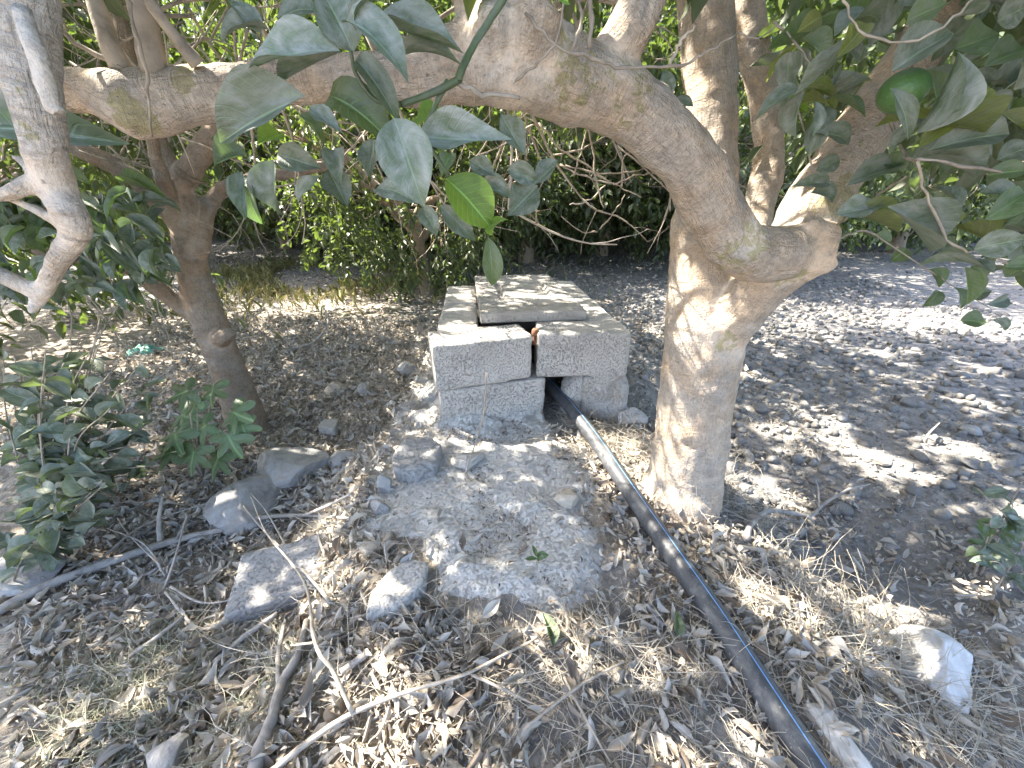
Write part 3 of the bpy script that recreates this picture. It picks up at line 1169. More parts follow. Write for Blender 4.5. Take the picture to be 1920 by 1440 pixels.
def pleaf(root, b, t, wpx, D, mat='leaf_dusty', D2=None, k=None, face=None):
    """leaf from photo pixels b -> t at distance D; wpx its width there"""
    D2 = D2 if D2 is not None else D
    B, Tp = at(b[0], b[1], D), at(t[0], t[1], D2)
    zc = np.dot((B + Tp) / 2 - CAM, FWD)
    up = np.array(face if face is not None else (random.uniform(-0.4, 0.4), -1.0, random.uniform(0.3, 1.1)))
    return leaf_obj(root, B, Tp, wpx / FPX * zc * 1.1, mat, k, up)


# ---- the near right tree whose limb arches over the view
TA = empty('citrus_tree', (0.60, 1.02, gz(0.60, 1.02)))
tag(TA, 'old pale barked citrus tree right of the block box, its limb arching overhead', 'tree', 'citrus trees of the orchard')
A = at
chA = [
    ('trunk', [(0.585, 1.03, -0.14), (0.585, 1.03, -0.02), A(1285, 890, 1.05), A(1300, 780, 1.07), A(1312, 690, 1.09), A(1322, 610, 1.11), A(1318, 520, 1.15)], [0.165, 0.145, 0.122, 0.114, 0.112, 0.112, 0.098]),
    ('stem', [A(1318, 520, 1.15), A(1318, 420, 1.2), A(1330, 300, 1.25), A(1333, 180, 1.28), A(1325, 70, 1.31), A(1318, -60, 1.34), A(1305, -260, 1.38)], [0.098, 0.085, 0.074, 0.067, 0.066, 0.065, 0.06]),
    ('limb', [A(1330, 640, 1.09), A(1375, 590, 1.05), A(1430, 535, 1.01), A(1480, 490, 0.98), A(1522, 468, 0.96), A(1556, 466, 0.95)], [0.09, 0.075, 0.064, 0.066, 0.066, 0.058]),
    ('arching_limb', [A(1500, 468, 0.965), A(1435, 478, 0.93), A(1378, 460, 0.91), A(1345, 400, 0.90), A(1298, 318, 0.885), A(1228, 238, 0.865), A(1150, 185, 0.84), A(1060, 148, 0.81), A(960, 105, 0.79), A(850, 125, 0.77), A(740, 148, 0.75), A(600, 150, 0.74), A(450, 168, 0.73), A(340, 185, 0.72), A(255, 196, 0.71), A(160, 172, 0.70), A(0, 163, 0.68), A(-220, 140, 0.66)],
     [0.060, 0.062, 0.060, 0.057, 0.056, 0.056, 0.058, 0.062, 0.074, 0.053, 0.034, 0.029, 0.031, 0.037, 0.045, 0.031, 0.026, 0.025]),
    ('upper_limb', [A(960, 90, 0.79), A(925, 0, 0.80), A(905, -110, 0.82), A(890, -260, 0.86)], [0.07, 0.066, 0.058, 0.05]),
    ('side_limb', [A(1120, 150, 0.83), A(1165, 80, 0.83), A(1205, 10, 0.83), A(1245, -80, 0.84)], [0.045, 0.036, 0.034, 0.03]),
    ('right_limb', [A(1480, 470, 1.0), A(1530, 380, 1.05), A(1585, 295, 1.08), A(1645, 205, 1.1), A(1715, 95, 1.12), A(1800, -40, 1.15)], [0.065, 0.068, 0.066, 0.060, 0.052, 0.045]),
    ('rear_stem', [A(1345, 620, 1.17), A(1390, 520, 1.34), A(1416, 420, 1.48), A(1440, 310, 1.55), A(1436, 200, 1.6), A(1412, 90, 1.62), A(1400, -40, 1.64)], [0.05, 0.05, 0.052, 0.050, 0.047, 0.045, 0.042]),
]
chA += [('knot', [A(1512, 420, 0.95), A(1520, 432, 0.94), A(1530, 440, 0.93)], [0.03, 0.034, 0.025]), ('knot', [A(1540, 492, 0.93), A(1552, 488, 0.93), A(1556, 482, 0.93)], [0.03, 0.028, 0.022]),
        ('knot', [A(1395, 440, 0.88), A(1402, 452, 0.87)], [0.028, 0.02]), ('knot', [A(1000, 60, 0.74), A(1010, 75, 0.72)], [0.045, 0.035]), ('knot', [A(930, 60, 0.74), A(918, 80, 0.72)], [0.04, 0.03])]
lichA = [(at(235, 225, 0.66), 0.055, 1.0), (at(350, 150, 0.70), 0.035, 0.8), (at(1080, 130, 0.76), 0.08, 0.55), (at(1180, 180, 0.80), 0.08, 0.5), (at(1400, 470, 0.86), 0.09, 0.6), (at(1480, 510, 0.93), 0.06, 0.7),
         (at(1560, 380, 1.0), 0.09, 0.75), (at(1360, 640, 1.0), 0.05, 0.6), (at(1590, 280, 1.03), 0.06, 0.4)]
WA = wood_parts(TA, chA, 0.0075, M['bark'], lichA, 0.0075, 31, fl=13)

for k, host in zip([o for o in WA if o.name.startswith('knot')], (2, 2, 3, 3, 3)):
    k.parent = WA[host]
# twigs and dead spurs on the arching limb
def spur(root, pts, rad, mat='twig', name='twig', n=5, sides=7, wob=0.25):
    mb = MB()
    off = np.array(root.location)
    P = [np.asarray(p, float) - off for p in pts]
    Q = catmull(P, n)
    r = np.interp(np.linspace(0, 1, len(Q)), np.linspace(0, 1, len(rad)), rad)
    if mat == 'twig' and r.max() < 0.0085:
        r = r * 0.5 * (1 + 0.25 * np.array([random.uniform(-1, 1) for _ in r]))
        Q[1:-1] += np.array([[random.gauss(0, 0.0013) for _ in range(3)] for _ in Q[1:-1]])
    mb.add(*tube(Q, r, sides, wob, 3))
    return link(name, mb.mesh(name, M[mat]), root)


spur(TA, [A(985, 25, 0.70), A(1040, 85, 0.69), A(1110, 110, 0.69), A(1170, 125, 0.70), A(1280, 122, 0.72), A(1320, 100, 0.73), A(1380, 65, 0.74)], [0.004, 0.004, 0.005, 0.005, 0.004, 0.0035, 0.0025])
spur(TA, [A(1255, 122, 0.715), A(1275, 80, 0.715), A(1303, 48, 0.715)], [0.0045, 0.005, 0.003])
spur(TA, [A(960, 160, 0.74), A(1010, 115, 0.70), A(1045, 70, 0.69), A(1060, -20, 0.69)], [0.004, 0.004, 0.003, 0.003])
spur(TA, [A(1070, 100, 0.72), A(1090, 20, 0.72), A(1060, -60, 0.72)], [0.006, 0.005, 0.004])
spur(TA, [A(1105, 90, 0.73), A(1108, 0, 0.73), A(1100, -80, 0.73)], [0.008, 0.007, 0.006])
spur(TA, [A(1385, 62, 0.74), A(1430, 70, 0.76), A(1470, 30, 0.8)], [0.003, 0.002, 0.0015])
spur(TA, [A(370, 120, 0.70), A(320, 60, 0.68), A(265, -20, 0.66)], [0.010, 0.008, 0.007])
spur(TA, [A(290, 140, 0.70), A(270, 40, 0.70), A(245, -40, 0.70)], [0.018, 0.016, 0.014])
spur(TA, [A(225, 130, 0.70), A(205, 80, 0.70), A(180, 10, 0.71), A(165, -50, 0.72)], [0.015, 0.013, 0.011, 0.01])
spur(TA, [A(232, 130, 0.69), A(140, 80, 0.69), A(80, 20, 0.69), A(40, -40, 0.69)], [0.007, 0.007, 0.006, 0.006])
spur(TA, [A(285, 255, 0.66), A(275, 150, 0.63), A(255, 60, 0.62), A(230, -30, 0.62)], [0.003, 0.004, 0.005, 0.005])
spur(TA, [A(850, 400, 0.95), A(890, 300, 0.93), A(930, 240, 0.90)], [0.003, 0.003, 0.003])
# the green young shoot with the big dusty leaves
spur(TA, [A(960, -30, 0.52), A(930, 20, 0.52), A(885, 90, 0.51), A(862, 140, 0.50), A(855, 152, 0.50), A(800, 178, 0.49), A(752, 196, 0.48)], [0.0040, 0.0040, 0.0038, 0.0042, 0.0040, 0.0036, 0.0032], 'leaf_green', 'green_shoot')
spur(TA, [A(855, 152, 0.50), A(900, 175, 0.51), A(975, 184, 0.52)], [0.005, 0.0055, 0.0035], 'twig', 'twig')
spur(TA, [A(752, 196, 0.48), A(705, 188, 0.48), A(668, 140, 0.475), A(658, 95, 0.47)], [0.003, 0.0024, 0.002, 0.0016], 'leaf_green', 'green_shoot')
spur(TA, [A(840, 150, 0.5), A(800, 250, 0.5), A(842, 330, 0.5)], [0.003, 0.0025, 0.002], 'leaf_green', 'green_shoot')

NEAR = [  # base, tip, width, D, material
    ((637, 96), (462, 138), 78, 0.47, 'leaf_dusty'), ((634, 100), (522, 158), 40, 0.48, 'leaf_dusty'), ((662, 98), (598, -25), 78, 0.48, 'leaf_dusty'), ((668, 58), (738, -14), 40, 0.46, 'leaf_dusty'),
    ((650, 40), (766, 158), 74, 0.45, 'leaf_dusty'), ((708, 48), (868, 100), 62, 0.48, 'leaf_dusty'), ((750, 108), (866, 124), 34, 0.49, 'leaf_dusty'), ((572, 180), (414, 268), 96, 0.47, 'leaf_dusty'),
    ((668, 112), (750, 236), 46, 0.48, 'leaf_dusty'), ((738, 222), (795, 388), 92, 0.45, 'leaf_dusty'), ((618, 180), (740, 276), 78, 0.49, 'leaf_green'), ((782, 255), (960, 262), 68, 0.47, 'leaf_dusty'),
    ((836, 335), (922, 430), 82, 0.48, 'leaf_fresh'), ((828, 222), (776, 240), 50, 0.52, 'leaf_fresh'), ((925, 440), (953, 412), 24, 0.5, 'leaf_fresh'), ((915, 445), (922, 535), 34, 0.52, 'leaf_green'),
    ((705, 355), (784, 382), 44, 0.55, 'leaf_dusty'), ((532, 262), (484, 270), 44, 0.58, 'leaf_fresh'), ((462, 292), (402, 310), 62, 0.58, 'leaf_green'), ((520, 290), (604, 316), 46, 0.58, 'leaf_dusty'),
    ((512, 300), (530, 404), 56, 0.57, 'leaf_dusty'), ((455, 322), (462, 412), 30, 0.57, 'leaf_dusty'), ((470, 325), (492, 420), 46, 0.58, 'leaf_green'), ((622, 282), (640, 345), 36, 0.6, 'leaf_dusty'),
    ((616, 318), (652, 388), 50, 0.6, 'leaf_dusty'), ((826, 384), (892, 452), 36, 0.56, 'leaf_dusty'), ((792, 388), (820, 442), 32, 0.56, 'leaf_dusty'), ((940, 215), (985, 292), 44, 0.62, 'leaf_dusty'),
    ((1046, 300), (1002, 345), 38, 0.62, 'leaf_dusty'), ((952, 318), (1008, 342), 34, 0.62, 'leaf_dusty'), ((1008, 348), (952, 404), 58, 0.62, 'leaf_dusty'), ((-60, 255), (243, 270), 104, 0.52, 'leaf_dusty'),
    ((490, 62), (428, 0), 38, 0.6, 'leaf_dusty'), ((506, 58), (418, 82), 30, 0.6, 'leaf_dusty'), ((520, 42), (608, 24), 44, 0.6, 'leaf_dusty'), ((1066, 5), (988, -8), 62, 0.52, 'leaf_fresh'),
    ((1185, 95), (1218, 85), 38, 0.9, 'leaf_green'), ((1250, 185), (1247, 130), 28, 1.0, 'leaf_dusty'), ((1262, 190), (1300, 200), 20, 1.0, 'leaf_dusty'), ((700, 30), (640, -30), 40, 0.5, 'leaf_dusty'),
    ((560, 380), (600, 330), 30, 0.7, 'leaf_dusty'), ((700, 260), (690, 330), 40, 0.62, 'leaf_dusty'), ((580, 200), (640, 250), 34, 0.65, 'leaf_dusty'), ((560, 215), (600, 262), 30, 0.66, 'leaf_green'),
    ((880, 300), (930, 330), 34, 0.68, 'leaf_dusty'), ((900, 350), (960, 372), 30, 0.7, 'leaf_dusty'), ((850, 290), (828, 330), 28, 0.66, 'leaf_green'),
    # right of the trunk
    ((1672, 134), (1786, 62), 66, 0.62, 'leaf_dusty'), ((1716, 250), (1796, 98), 48, 0.6, 'leaf_dusty'), ((1668, 166), (1702, 262), 24, 0.58, 'leaf_dusty'), ((1722, 242), (1845, 250), 26, 0.6, 'leaf_yellow'),
    ((1742, 282), (1892, 252), 54, 0.62, 'leaf_dusty'), ((1722, 280), (1792, 216), 34, 0.62, 'leaf_yellow'), ((1566, 402), (1662, 382), 44, 0.75, 'leaf_dusty'), ((1592, 404), (1684, 436), 36, 0.76, 'leaf_yellow'),
    ((1664, 388), (1742, 472), 58, 0.7, 'leaf_dusty'), ((1588, 348), (1694, 308), 44, 0.78, 'leaf_dusty'), ((1526, 250), (1590, 272), 32, 0.85, 'leaf_dusty'), ((1516, 290), (1536, 214), 34, 0.85, 'leaf_dusty'),
    ((1556, 342), (1484, 350), 26, 0.85, 'leaf_dusty'), ((1520, 362), (1560, 380), 34, 0.85, 'leaf_dusty'), ((1484, 186), (1458, 170), 28, 0.9, 'leaf_fresh'), ((1492, 200), (1514, 210), 22, 0.9, 'leaf_fresh'),
    ((1540, 30), (1494, 62), 32, 0.8, 'leaf_yellow'), ((1502, 74), (1546, 116), 36, 0.8, 'leaf_green'), ((1900, 168), (1922, -10), 46, 0.5, 'leaf_dusty'), ((1790, 92), (1872, 62), 62, 0.7, 'leaf_green'),
    ((1700, 40), (1775, 6), 56, 0.72, 'leaf_green'), ((1845, 125), (1925, 92), 56, 0.68, 'leaf_green'), ((1846, 412), (1924, 362), 46, 0.62, 'leaf_green'), ((1826, 468), (1926, 446), 48, 0.6, 'leaf_dusty'),
    ((1712, 302), (1828, 336), 44, 0.66, 'leaf_dusty'), ((1836, 362), (1896, 388), 38, 0.66, 'leaf_dusty'), ((1780, 180), (1850, 160), 44, 0.75, 'leaf_dusty'), ((1830, 215), (1900, 185), 46, 0.72, 'leaf_dusty'),
    ((1760, 210), (1740, 130), 34, 0.7, 'leaf_green'), ((1870, 300), (1935, 275), 44, 0.66, 'leaf_dusty'), ((1850, 330), (1930, 320), 36, 0.62, 'leaf_green'), ((1748, 440), (1750, 385), 22, 0.8, 'leaf_yellow'),
    ((1600, 60), (1560, 10), 34, 0.85, 'leaf_green'), ((1640, 40), (1620, -20), 34, 0.85, 'leaf_dusty'), ((1885, 520), (1940, 500), 40, 0.7, 'leaf_green'), ((1530, 320), (1575, 300), 30, 0.9, 'leaf_dusty'),
    ((1800, 395), (1750, 350), 36, 0.75, 'leaf_dusty'), ((1690, 330), (1640, 300), 34, 0.8, 'leaf_green'), ((1800, 30), (1850, -20), 50, 0.72, 'leaf_dusty'), ((1870, 40), (1930, 10), 50, 0.7, 'leaf_dusty'),
    # small dark ones hanging lower right
    ((1760, 545), (1728, 575), 26, 1.1, 'leaf_green'), ((1790, 540), (1800, 580), 26, 1.1, 'leaf_green'), ((1800, 600), (1850, 605), 34, 1.05, 'leaf_green'), ((1810, 555), (1860, 545), 26, 1.1, 'leaf_dusty'),
    ((1850, 570), (1890, 560), 24, 1.1, 'leaf_dusty'), ((1860, 600), (1885, 620), 18, 1.1, 'leaf_dusty'), ((1740, 505), (1760, 540), 22, 1.15, 'leaf_green'), ((1820, 500), (1850, 520), 24, 1.1, 'leaf_green'),
    ((1700, 465), (1670, 490), 26, 1.15, 'leaf_green'), ((1780, 470), (1810, 490), 24, 1.15, 'leaf_green'), ((1870, 480), (1905, 500), 24, 1.1, 'leaf_green'), ((1640, 440), (1660, 470), 24, 1.2, 'leaf_green'),
]
for b, t, w, D, mt in NEAR:
    pleaf(TA, b, t, w, D, mt, D2=D + random.uniform(-0.03, 0.02))

g = np.random.default_rng(91)
cnt = 0
while cnt < 110:
    px, py = g.uniform(1470, 1990), g.uniform(-30, 520)
    if py > np.interp(px, [1470, 1560, 1650, 1750, 1850, 1990], [140, 230, 400, 440, 520, 560]) or (px < 1760 and abs((py - 470) + (px - 1480) * 1.5) < 110):
        continue
    D = g.uniform(0.66, 1.15)
    c0 = at(px, py, D)
    for j in range(int(g.integers(1, 4))):
        d = np.array([g.normal(0.1, 0.7), g.normal(-0.1, 0.5), g.normal(-0.15, 0.5)])
        d /= np.linalg.norm(d)
        l = g.uniform(0.055, 0.095)
        leaf_obj(TA, c0 + g.normal(0, 0.012, 3), c0 + d * l, l * g.uniform(0.4, 0.55), ['leaf_dusty', 'leaf_dusty', 'leaf_dusty', 'leaf_dusty', 'leaf_green', 'leaf_green', 'leaf_yellow'][int(g.integers(0, 7))], None, (g.normal(0, 0.4), g.normal(-0.5, 0.4), 1))
        cnt += 1

# green fruit among the right leaves
fr = at(1693, 172, 0.63)
u = np.linspace(0.0, math.pi, 13)
fm = MB()
rr = 0.027
fm.add(*tube(np.array([[0, 0, math.cos(a) * rr * 0.92] for a in u[1:-1]]), np.array([math.sin(a) * rr for a in u[1:-1]]), 24))
o = link('fruit', fm.mesh('fruit', M['fruit']), TA, tuple(fr - np.array(TA.location)))
o['label'] = 'dark green unripe citrus fruit'
spur(TA, [fr + (0, 0, 0.025), fr + (0.005, 0.01, 0.07), at(1720, 60, 0.68)], [0.003, 0.003, 0.003])

# twigs carrying the right leaves
for pts, rad in [([(1850, -30, 0.62), (1770, 50, 0.6), (1690, 78, 0.6), (1610, 58, 0.6), (1580, -20, 0.6)], [0.0028, 0.0028, 0.0028, 0.0026, 0.0026]),
                 ([(1660, 200, 0.95), (1690, 280, 0.75), (1710, 300, 0.62), (1750, 300, 0.6), (1900, 330, 0.62)], [0.006, 0.005, 0.004, 0.004, 0.004]),
                 ([(1560, 430, 1.0), (1600, 400, 0.8), (1640, 370, 0.76), (1700, 330, 0.7)], [0.005, 0.004, 0.004, 0.003]),
                 ([(1720, 300, 0.65), (1740, 380, 0.66), (1790, 460, 0.68), (1860, 480, 0.68), (1940, 520, 0.68)], [0.004, 0.004, 0.004, 0.003, 0.003]),
                 ([(1550, 470, 0.96), (1590, 440, 1.0), (1640, 440, 1.1), (1760, 520, 1.12), (1860, 580, 1.12)], [0.006, 0.005, 0.004, 0.003, 0.002]),
                 ([(1450, 40, 1.0), (1500, 90, 0.95), (1520, 140, 0.9), (1500, 190, 0.9), (1520, 300, 0.88), (1560, 370, 0.9)], [0.004, 0.004, 0.003, 0.003, 0.003, 0.003])]:
    spur(TA, [A(*p) for p in pts], rad)

# dead grey branch hanging at the upper left, close to the lens
DB = [
    ('dead_branch', [A(10, -160, 0.44), A(38, -20, 0.44), A(50, 90, 0.435), A(75, 230, 0.43), A(108, 350, 0.43), A(140, 425, 0.43), A(122, 470, 0.43), A(88, 530, 0.43), A(58, 588, 0.43)], [0.025, 0.0235, 0.022, 0.018, 0.0145, 0.0125, 0.0105, 0.0095, 0.004]),
    ('dead_twig', [A(100, 338, 0.43), A(60, 345, 0.42), A(10, 365, 0.41), A(-60, 380, 0.4)], [0.009, 0.0075, 0.0065, 0.006]),
    ('dead_twig', [A(120, 425, 0.43), A(70, 395, 0.425), A(20, 375, 0.42)], [0.006, 0.0055, 0.004]),
    ('dead_twig', [A(80, 548, 0.43), A(30, 530, 0.425), A(-40, 495, 0.42)], [0.008, 0.0085, 0.009]),
    ('dead_twig', [A(75, 345, 0.43), A(45, 305, 0.43), A(18, 290, 0.43)], [0.005, 0.0045, 0.003]),
]
wood_parts(TA, DB, 0.0035, M['deadwood'], [(at(15, 150, 0.41), 0.016, 0.6), (at(32, 235, 0.41), 0.018, 0.6)], 0.0022, 77, fl=45)
spur(TA, [A(40, 20, 0.41), A(70, 100, 0.40), A(95, 190, 0.40), A(112, 212, 0.40)], [0.007, 0.007, 0.0065, 0.005], 'deadwood', 'dead_twig')
spur(TA, [A(-30, -60, 0.45), A(10, -160, 0.44), A(-60, -260, 0.5), A(-200, 140, 0.66)], [0.02, 0.028, 0.028, 0.026], 'deadwood', 'dead_branch')

# brown twig tangle above the view and the dry twigs under the arch
g = np.random.default_rng(3)
mb = MB()
starts = [at(g.uniform(0, 1200), g.uniform(-60, 60), g.uniform(0.95, 1.5)) for _ in range(26)]
grow_twigs(mb, starts, [(g.uniform(-0.6, 0.6), g.uniform(-0.2, 0.5), g.uniform(-0.6, 0.4)) for _ in starts], 0.42, 0.005, 2, g)
o = link('twigs', mb.mesh('twigs', M['twig'], TA.location), TA)
o['kind'] = 'stuff'
DT = [[(1010, 230, 1.0), (1050, 280, 1.0), (1100, 310, 1.02), (1150, 345, 1.02), (1203, 370, 1.03)], [(1060, 310, 1.0), (1130, 325, 1.0), (1200, 318, 1.02), (1240, 300, 1.05)], [(1050, 308, 1.0), (1095, 330, 1.0), (1150, 345, 1.0)],
      [(1090, 200, 1.0), (1110, 280, 1.0), (1120, 350, 1.0), (1132, 390, 1.0)], [(1135, 348, 1.02), (1100, 378, 1.0), (1068, 384, 1.0)], [(1120, 435, 1.3), (1090, 434, 1.25), (1052, 405, 1.2)], [(1125, 430, 1.3), (1150, 400, 1.25), (1172, 365, 1.1)],
      [(1165, 350, 1.0), (1168, 300, 1.0), (1180, 285, 1.0)], [(1150, 345, 1.0), (1190, 330, 1.0), (1235, 325, 1.02)], [(1040, 290, 1.0), (1090, 280, 1.0), (1140, 255, 1.05)], [(1075, 330, 1.0), (1085, 300, 1.0), (1105, 230, 1.0)]]
for q in DT:
    spur(TA, [A(*p) for p in q], [0.0045, 0.0038, 0.0025])

# leaf mass of the crown (overhead and to the right, outside the near view)
def clear_view(P, near=1.2, upto=330):
    """True where a leaf does not hang in the near middle of the view"""
    q = P - CAM
    zc = q @ FWD
    px = 960 + FPX * q[:, 0] / np.maximum(zc, 1e-3)
    py = 720 - FPX * (q @ UPV) / np.maximum(zc, 1e-3)
    inside = (zc > 0.05) & (px > -250) & (px < 2170) & (py > -60) & (py < 1500)
    return ~(inside & (zc < near)), px, py, zc


SD = np.array(SUN_DIR)
CARVED_GAPS = [(at(1332, 585, 1.0), .035), (at(1300, 570, 1.0), .03), (at(1288, 612, 1.0), .04), (at(1262, 745, .98), .04), (at(1248, 860, .97), .045), (at(1272, 455, 1.08), .04), (at(1352, 610, 1.0), .03), (at(1330, 640, 1.0), .035),  # spots meant to be sunlit; crown leaves on their sun rays are removed
        (at(1275, 690, .98), .03), (at(1310, 520, 1.05), .03), (at(1320, 250, 1.2), .04), (at(1310, 150, 1.22), .03), (at(1240, 900, .96), .04), (at(1290, 790, .98), .025),
        (atz(1185, 865, 0.0), .09), (atz(1130, 845, .06), .07), (atz(1050, 800, .05), .08), (atz(1165, 905, .05), .05), (atz(1280, 975, 0.0), .05), (atz(1490, 1140, 0.0), .06), (atz(1600, 1075, 0.0), .05),
        (atz(1640, 850, -.1), .09), (atz(1780, 830, -.1), .12), (atz(1450, 790, -.1), .08), (atz(1560, 800, -.1), .06), (atz(1850, 1080, -.1), .10), (atz(1700, 1000, -.1), .05), (atz(820, 640, .42), .07), (atz(870, 620, .42), .07), (atz(1040, 640, .42), .04),
        (atz(130, 960, -.1), .12), (atz(240, 930, -.1), .09), (atz(420, 1020, -.05), .07), (atz(560, 1010, .05), .05), (atz(260, 800, -.1), .10), (atz(620, 1060, 0.0), .06), (atz(740, 1090, .04), .035), (atz(260, 1250, -.1), .07), (atz(130, 1330, -.1), .06),
        (atz(800, 1360, 0.0), .05), (atz(1060, 1200, 0.0), .04), (atz(720, 1330, 0.0), .06), (atz(560, 750, -.12), .08), (atz(620, 725, -.12), .05), (atz(150, 830, .1), .06), (atz(60, 700, .3), .06), (atz(1750, 1190, .05), .05)]

_g = np.random.default_rng(23)
for _ in range(18):
    CARVED_GAPS.append((np.array([_g.uniform(-0.35, 0.48), _g.uniform(1.4, 2.5), 0.44]), _g.uniform(-0.005, 0.015)))
for _ in range(30):
    CARVED_GAPS.append((np.array([_g.uniform(0.9, 3.2), _g.uniform(1.0, 4.0), -0.12]), _g.uniform(0.02, 0.09)))
for _ in range(16):
    CARVED_GAPS.append((np.array([_g.uniform(-1.2, -0.5), _g.uniform(0.4, 1.2), -0.1]), _g.uniform(0.01, 0.05)))
CARVED_GAPS += [(atz(1085, 785, 0.07), .06), (atz(1150, 880, 0.05), .06), (at(1230, 240, .8), .04), (at(1150, 180, .78), .05), (at(1290, 330, .83), .04), (at(400, 160, .68), .05)]


def sun_gaps(P):
    """False for leaves cut from the crowns along sun rays, to let chosen sun spots through"""
    k = np.ones(len(P), bool)
    for c, r in CARVED_GAPS:
        v = P - c
        t = v @ SD
        d2 = (v * v).sum(1) - t * t
        k &= ~((t > 0.25) & (d2 < (r + 0.03) ** 2))
    return k


def crown_part(root, n, c, r, zmin, seed, nleaf, step, L0, mat, tm=LOW, shell=0.5, filt=None, name='crown', droop=0.35, wr=0.46):
    p, u = crown_shoots(n, c, r, zmin, seed, shell, 0.22, -0.12)
    P, X, Zh, LL = shoot_leaves(p, u, nleaf, step, L0, droop)
    if filt is not None:
        k = filt(P) & sun_gaps(P)
        P, X, Zh, LL = P[k], X[k], Zh[k], LL[k]
    m = scatter(name, tm, P, X, Zh, LL, LL * wr, M[mat], off=root.location)
    o = link(name, m, root)
    o['kind'] = 'stuff'
    return o


def filtA(P):
    ok, px, py, zc = clear_view(P, 1.7)
    thin = rng.random(len(P)) < 0.45
    zone = (px > 1720) & (py < 420) & (zc > 0.62) & (zc < 2.2) & thin
    zone2 = (px > 1430) & (py < 300) & (zc > 1.3) & thin
    zone3 = (px > 1700) & (py < 560) & (zc > 1.3)
    inside = (px > -160) & (px < 2150) & (py > -90) & (py < 1440) & (zc > 0.05)
    return (~inside & (np.linalg.norm(P - CAM, axis=1) > 0.75)) | (inside & (zone | zone2 | zone3)) | (inside & (zc > 2.3) & (py < 250))


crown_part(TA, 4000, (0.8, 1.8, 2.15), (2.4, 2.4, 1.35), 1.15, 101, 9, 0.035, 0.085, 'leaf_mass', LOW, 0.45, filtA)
# the skirt of foliage at the right edge
g = np.random.default_rng(8)
n = 330
sp = np.stack([g.uniform(0.75, 2.3, n), g.uniform(0.75, 2.6, n), g.uniform(0.85, 2.1, n)], -1)
P, X, Zh, LL = shoot_leaves(sp, np.stack([g.normal(0, 0.6, n), g.normal(-0.2, 0.5, n), g.normal(-0.2, 0.4, n)], -1), 8, 0.035, 0.085, 0.45)
ok, px, py, zc = clear_view(P, 0.6)
lim = np.interp(px, [1440, 1560, 1700, 1800, 1920, 2200], [120, 200, 380, 470, 520, 560]) + 40 * fbm(P * 6, 2, 4)
k = (zc > 0.72) & (px > 1460) & (py < lim) & ~((zc < 1.25) & (np.abs((py - 470) + (px - 1480) * 1.5) < 120) & (px < 1780)) & (rng.random(len(px)) < 0.6)
side = ~((px > -100) & (px < 2050)) & (zc > 0.3) & (np.linalg.norm(P - CAM, axis=1) > 0.8)
k = k | side
P, X, Zh, LL = P[k], X[k], Zh[k], LL[k]
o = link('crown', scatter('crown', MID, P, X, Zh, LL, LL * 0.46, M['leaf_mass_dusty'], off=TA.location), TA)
o['kind'] = 'stuff'

g = np.random.default_rng(67)  # extra unseen shoots, put in towards the sun to shade the right field
n = 420
base = np.stack([g.uniform(0.8, 3.8, n), g.uniform(0.9, 3.9, n), np.zeros(n)], -1) + SD * (g.uniform(1.8, 3.1, n) / SD[2])[:, None]
P, X, Zh, LL = shoot_leaves(base, g.normal(0, 1, (n, 3)) * (1, 1, 0.5), 9, 0.035, 0.085, 0.35)
k = sun_gaps(P) & clear_view(P, 9)[0]
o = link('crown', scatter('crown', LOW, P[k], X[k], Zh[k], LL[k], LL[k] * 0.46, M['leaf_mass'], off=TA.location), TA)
o['kind'] = 'stuff'

# ---- the left tree
TB = empty('citrus_tree', (-1.45, 1.75, gz(-1.45, 1.75)))
chB = [
    ('trunk', [at(480, 850, 1.70), at(468, 800, 1.72), at(432, 705, 1.76), at(397, 612, 1.80), at(365, 520, 1.84), at(350, 430, 1.88)], [0.115, 0.095, 0.080, 0.076, 0.066, 0.060]),
    ('limb', [at(348, 430, 1.88), at(300, 378, 1.86), at(235, 322, 1.82), at(150, 280, 1.76), at(40, 225, 1.7), at(-120, 150, 1.64)], [0.05, 0.042, 0.037, 0.034, 0.032, 0.03]),
    ('limb', [at(348, 430, 1.88), at(338, 350, 1.92), at(300, 280, 1.95), at(262, 180, 1.98), at(232, 80, 2.0), at(205, -60, 2.0)], [0.055, 0.047, 0.040, 0.036, 0.033, 0.03]),
    ('limb', [at(338, 350, 1.92), at(378, 282, 1.95), at(430, 222, 2.0), at(500, 150, 2.05), at(540, 40, 2.1)], [0.05, 0.046, 0.042, 0.036, 0.03]),
    ('limb', [at(372, 470, 1.86), at(392, 385, 1.98), at(440, 345, 2.1), at(540, 325, 2.2), at(650, 300, 2.35)], [0.042, 0.036, 0.034, 0.03, 0.024]),
    ('limb', [at(368, 590, 1.81), at(310, 553, 1.76), at(255, 512, 1.70), at(180, 490, 1.66), at(60, 470, 1.6)], [0.045, 0.036, 0.03, 0.025, 0.02]),
    ('limb', [at(330, 400, 1.86), at(300, 320, 1.82), at(282, 240, 1.80), at(268, 120, 1.8)], [0.03, 0.026, 0.022, 0.018]),
    ('stub', [at(405, 640, 1.76), at(424, 628, 1.73), at(432, 622, 1.72)], [0.045, 0.036, 0.028]),
]
TB.location = (float(chB[0][1][1][0]), float(chB[0][1][1][1]), gz(float(chB[0][1][1][0]), float(chB[0][1][1][1])))
tag(TB, 'leaning brown citrus tree with several limbs left of the block box', 'tree', 'citrus trees of the orchard')
wood_parts(TB, chB, 0.011, M['bark_dark'], [(at(400, 560, 1.72), 0.2, 0.25)], 0.008, 51, fl=12)
g = np.random.default_rng(4)
mb = MB()
starts = [at(g.uniform(30, 560), g.uniform(-40, 300), g.uniform(1.7, 2.5)) for _ in range(40)]
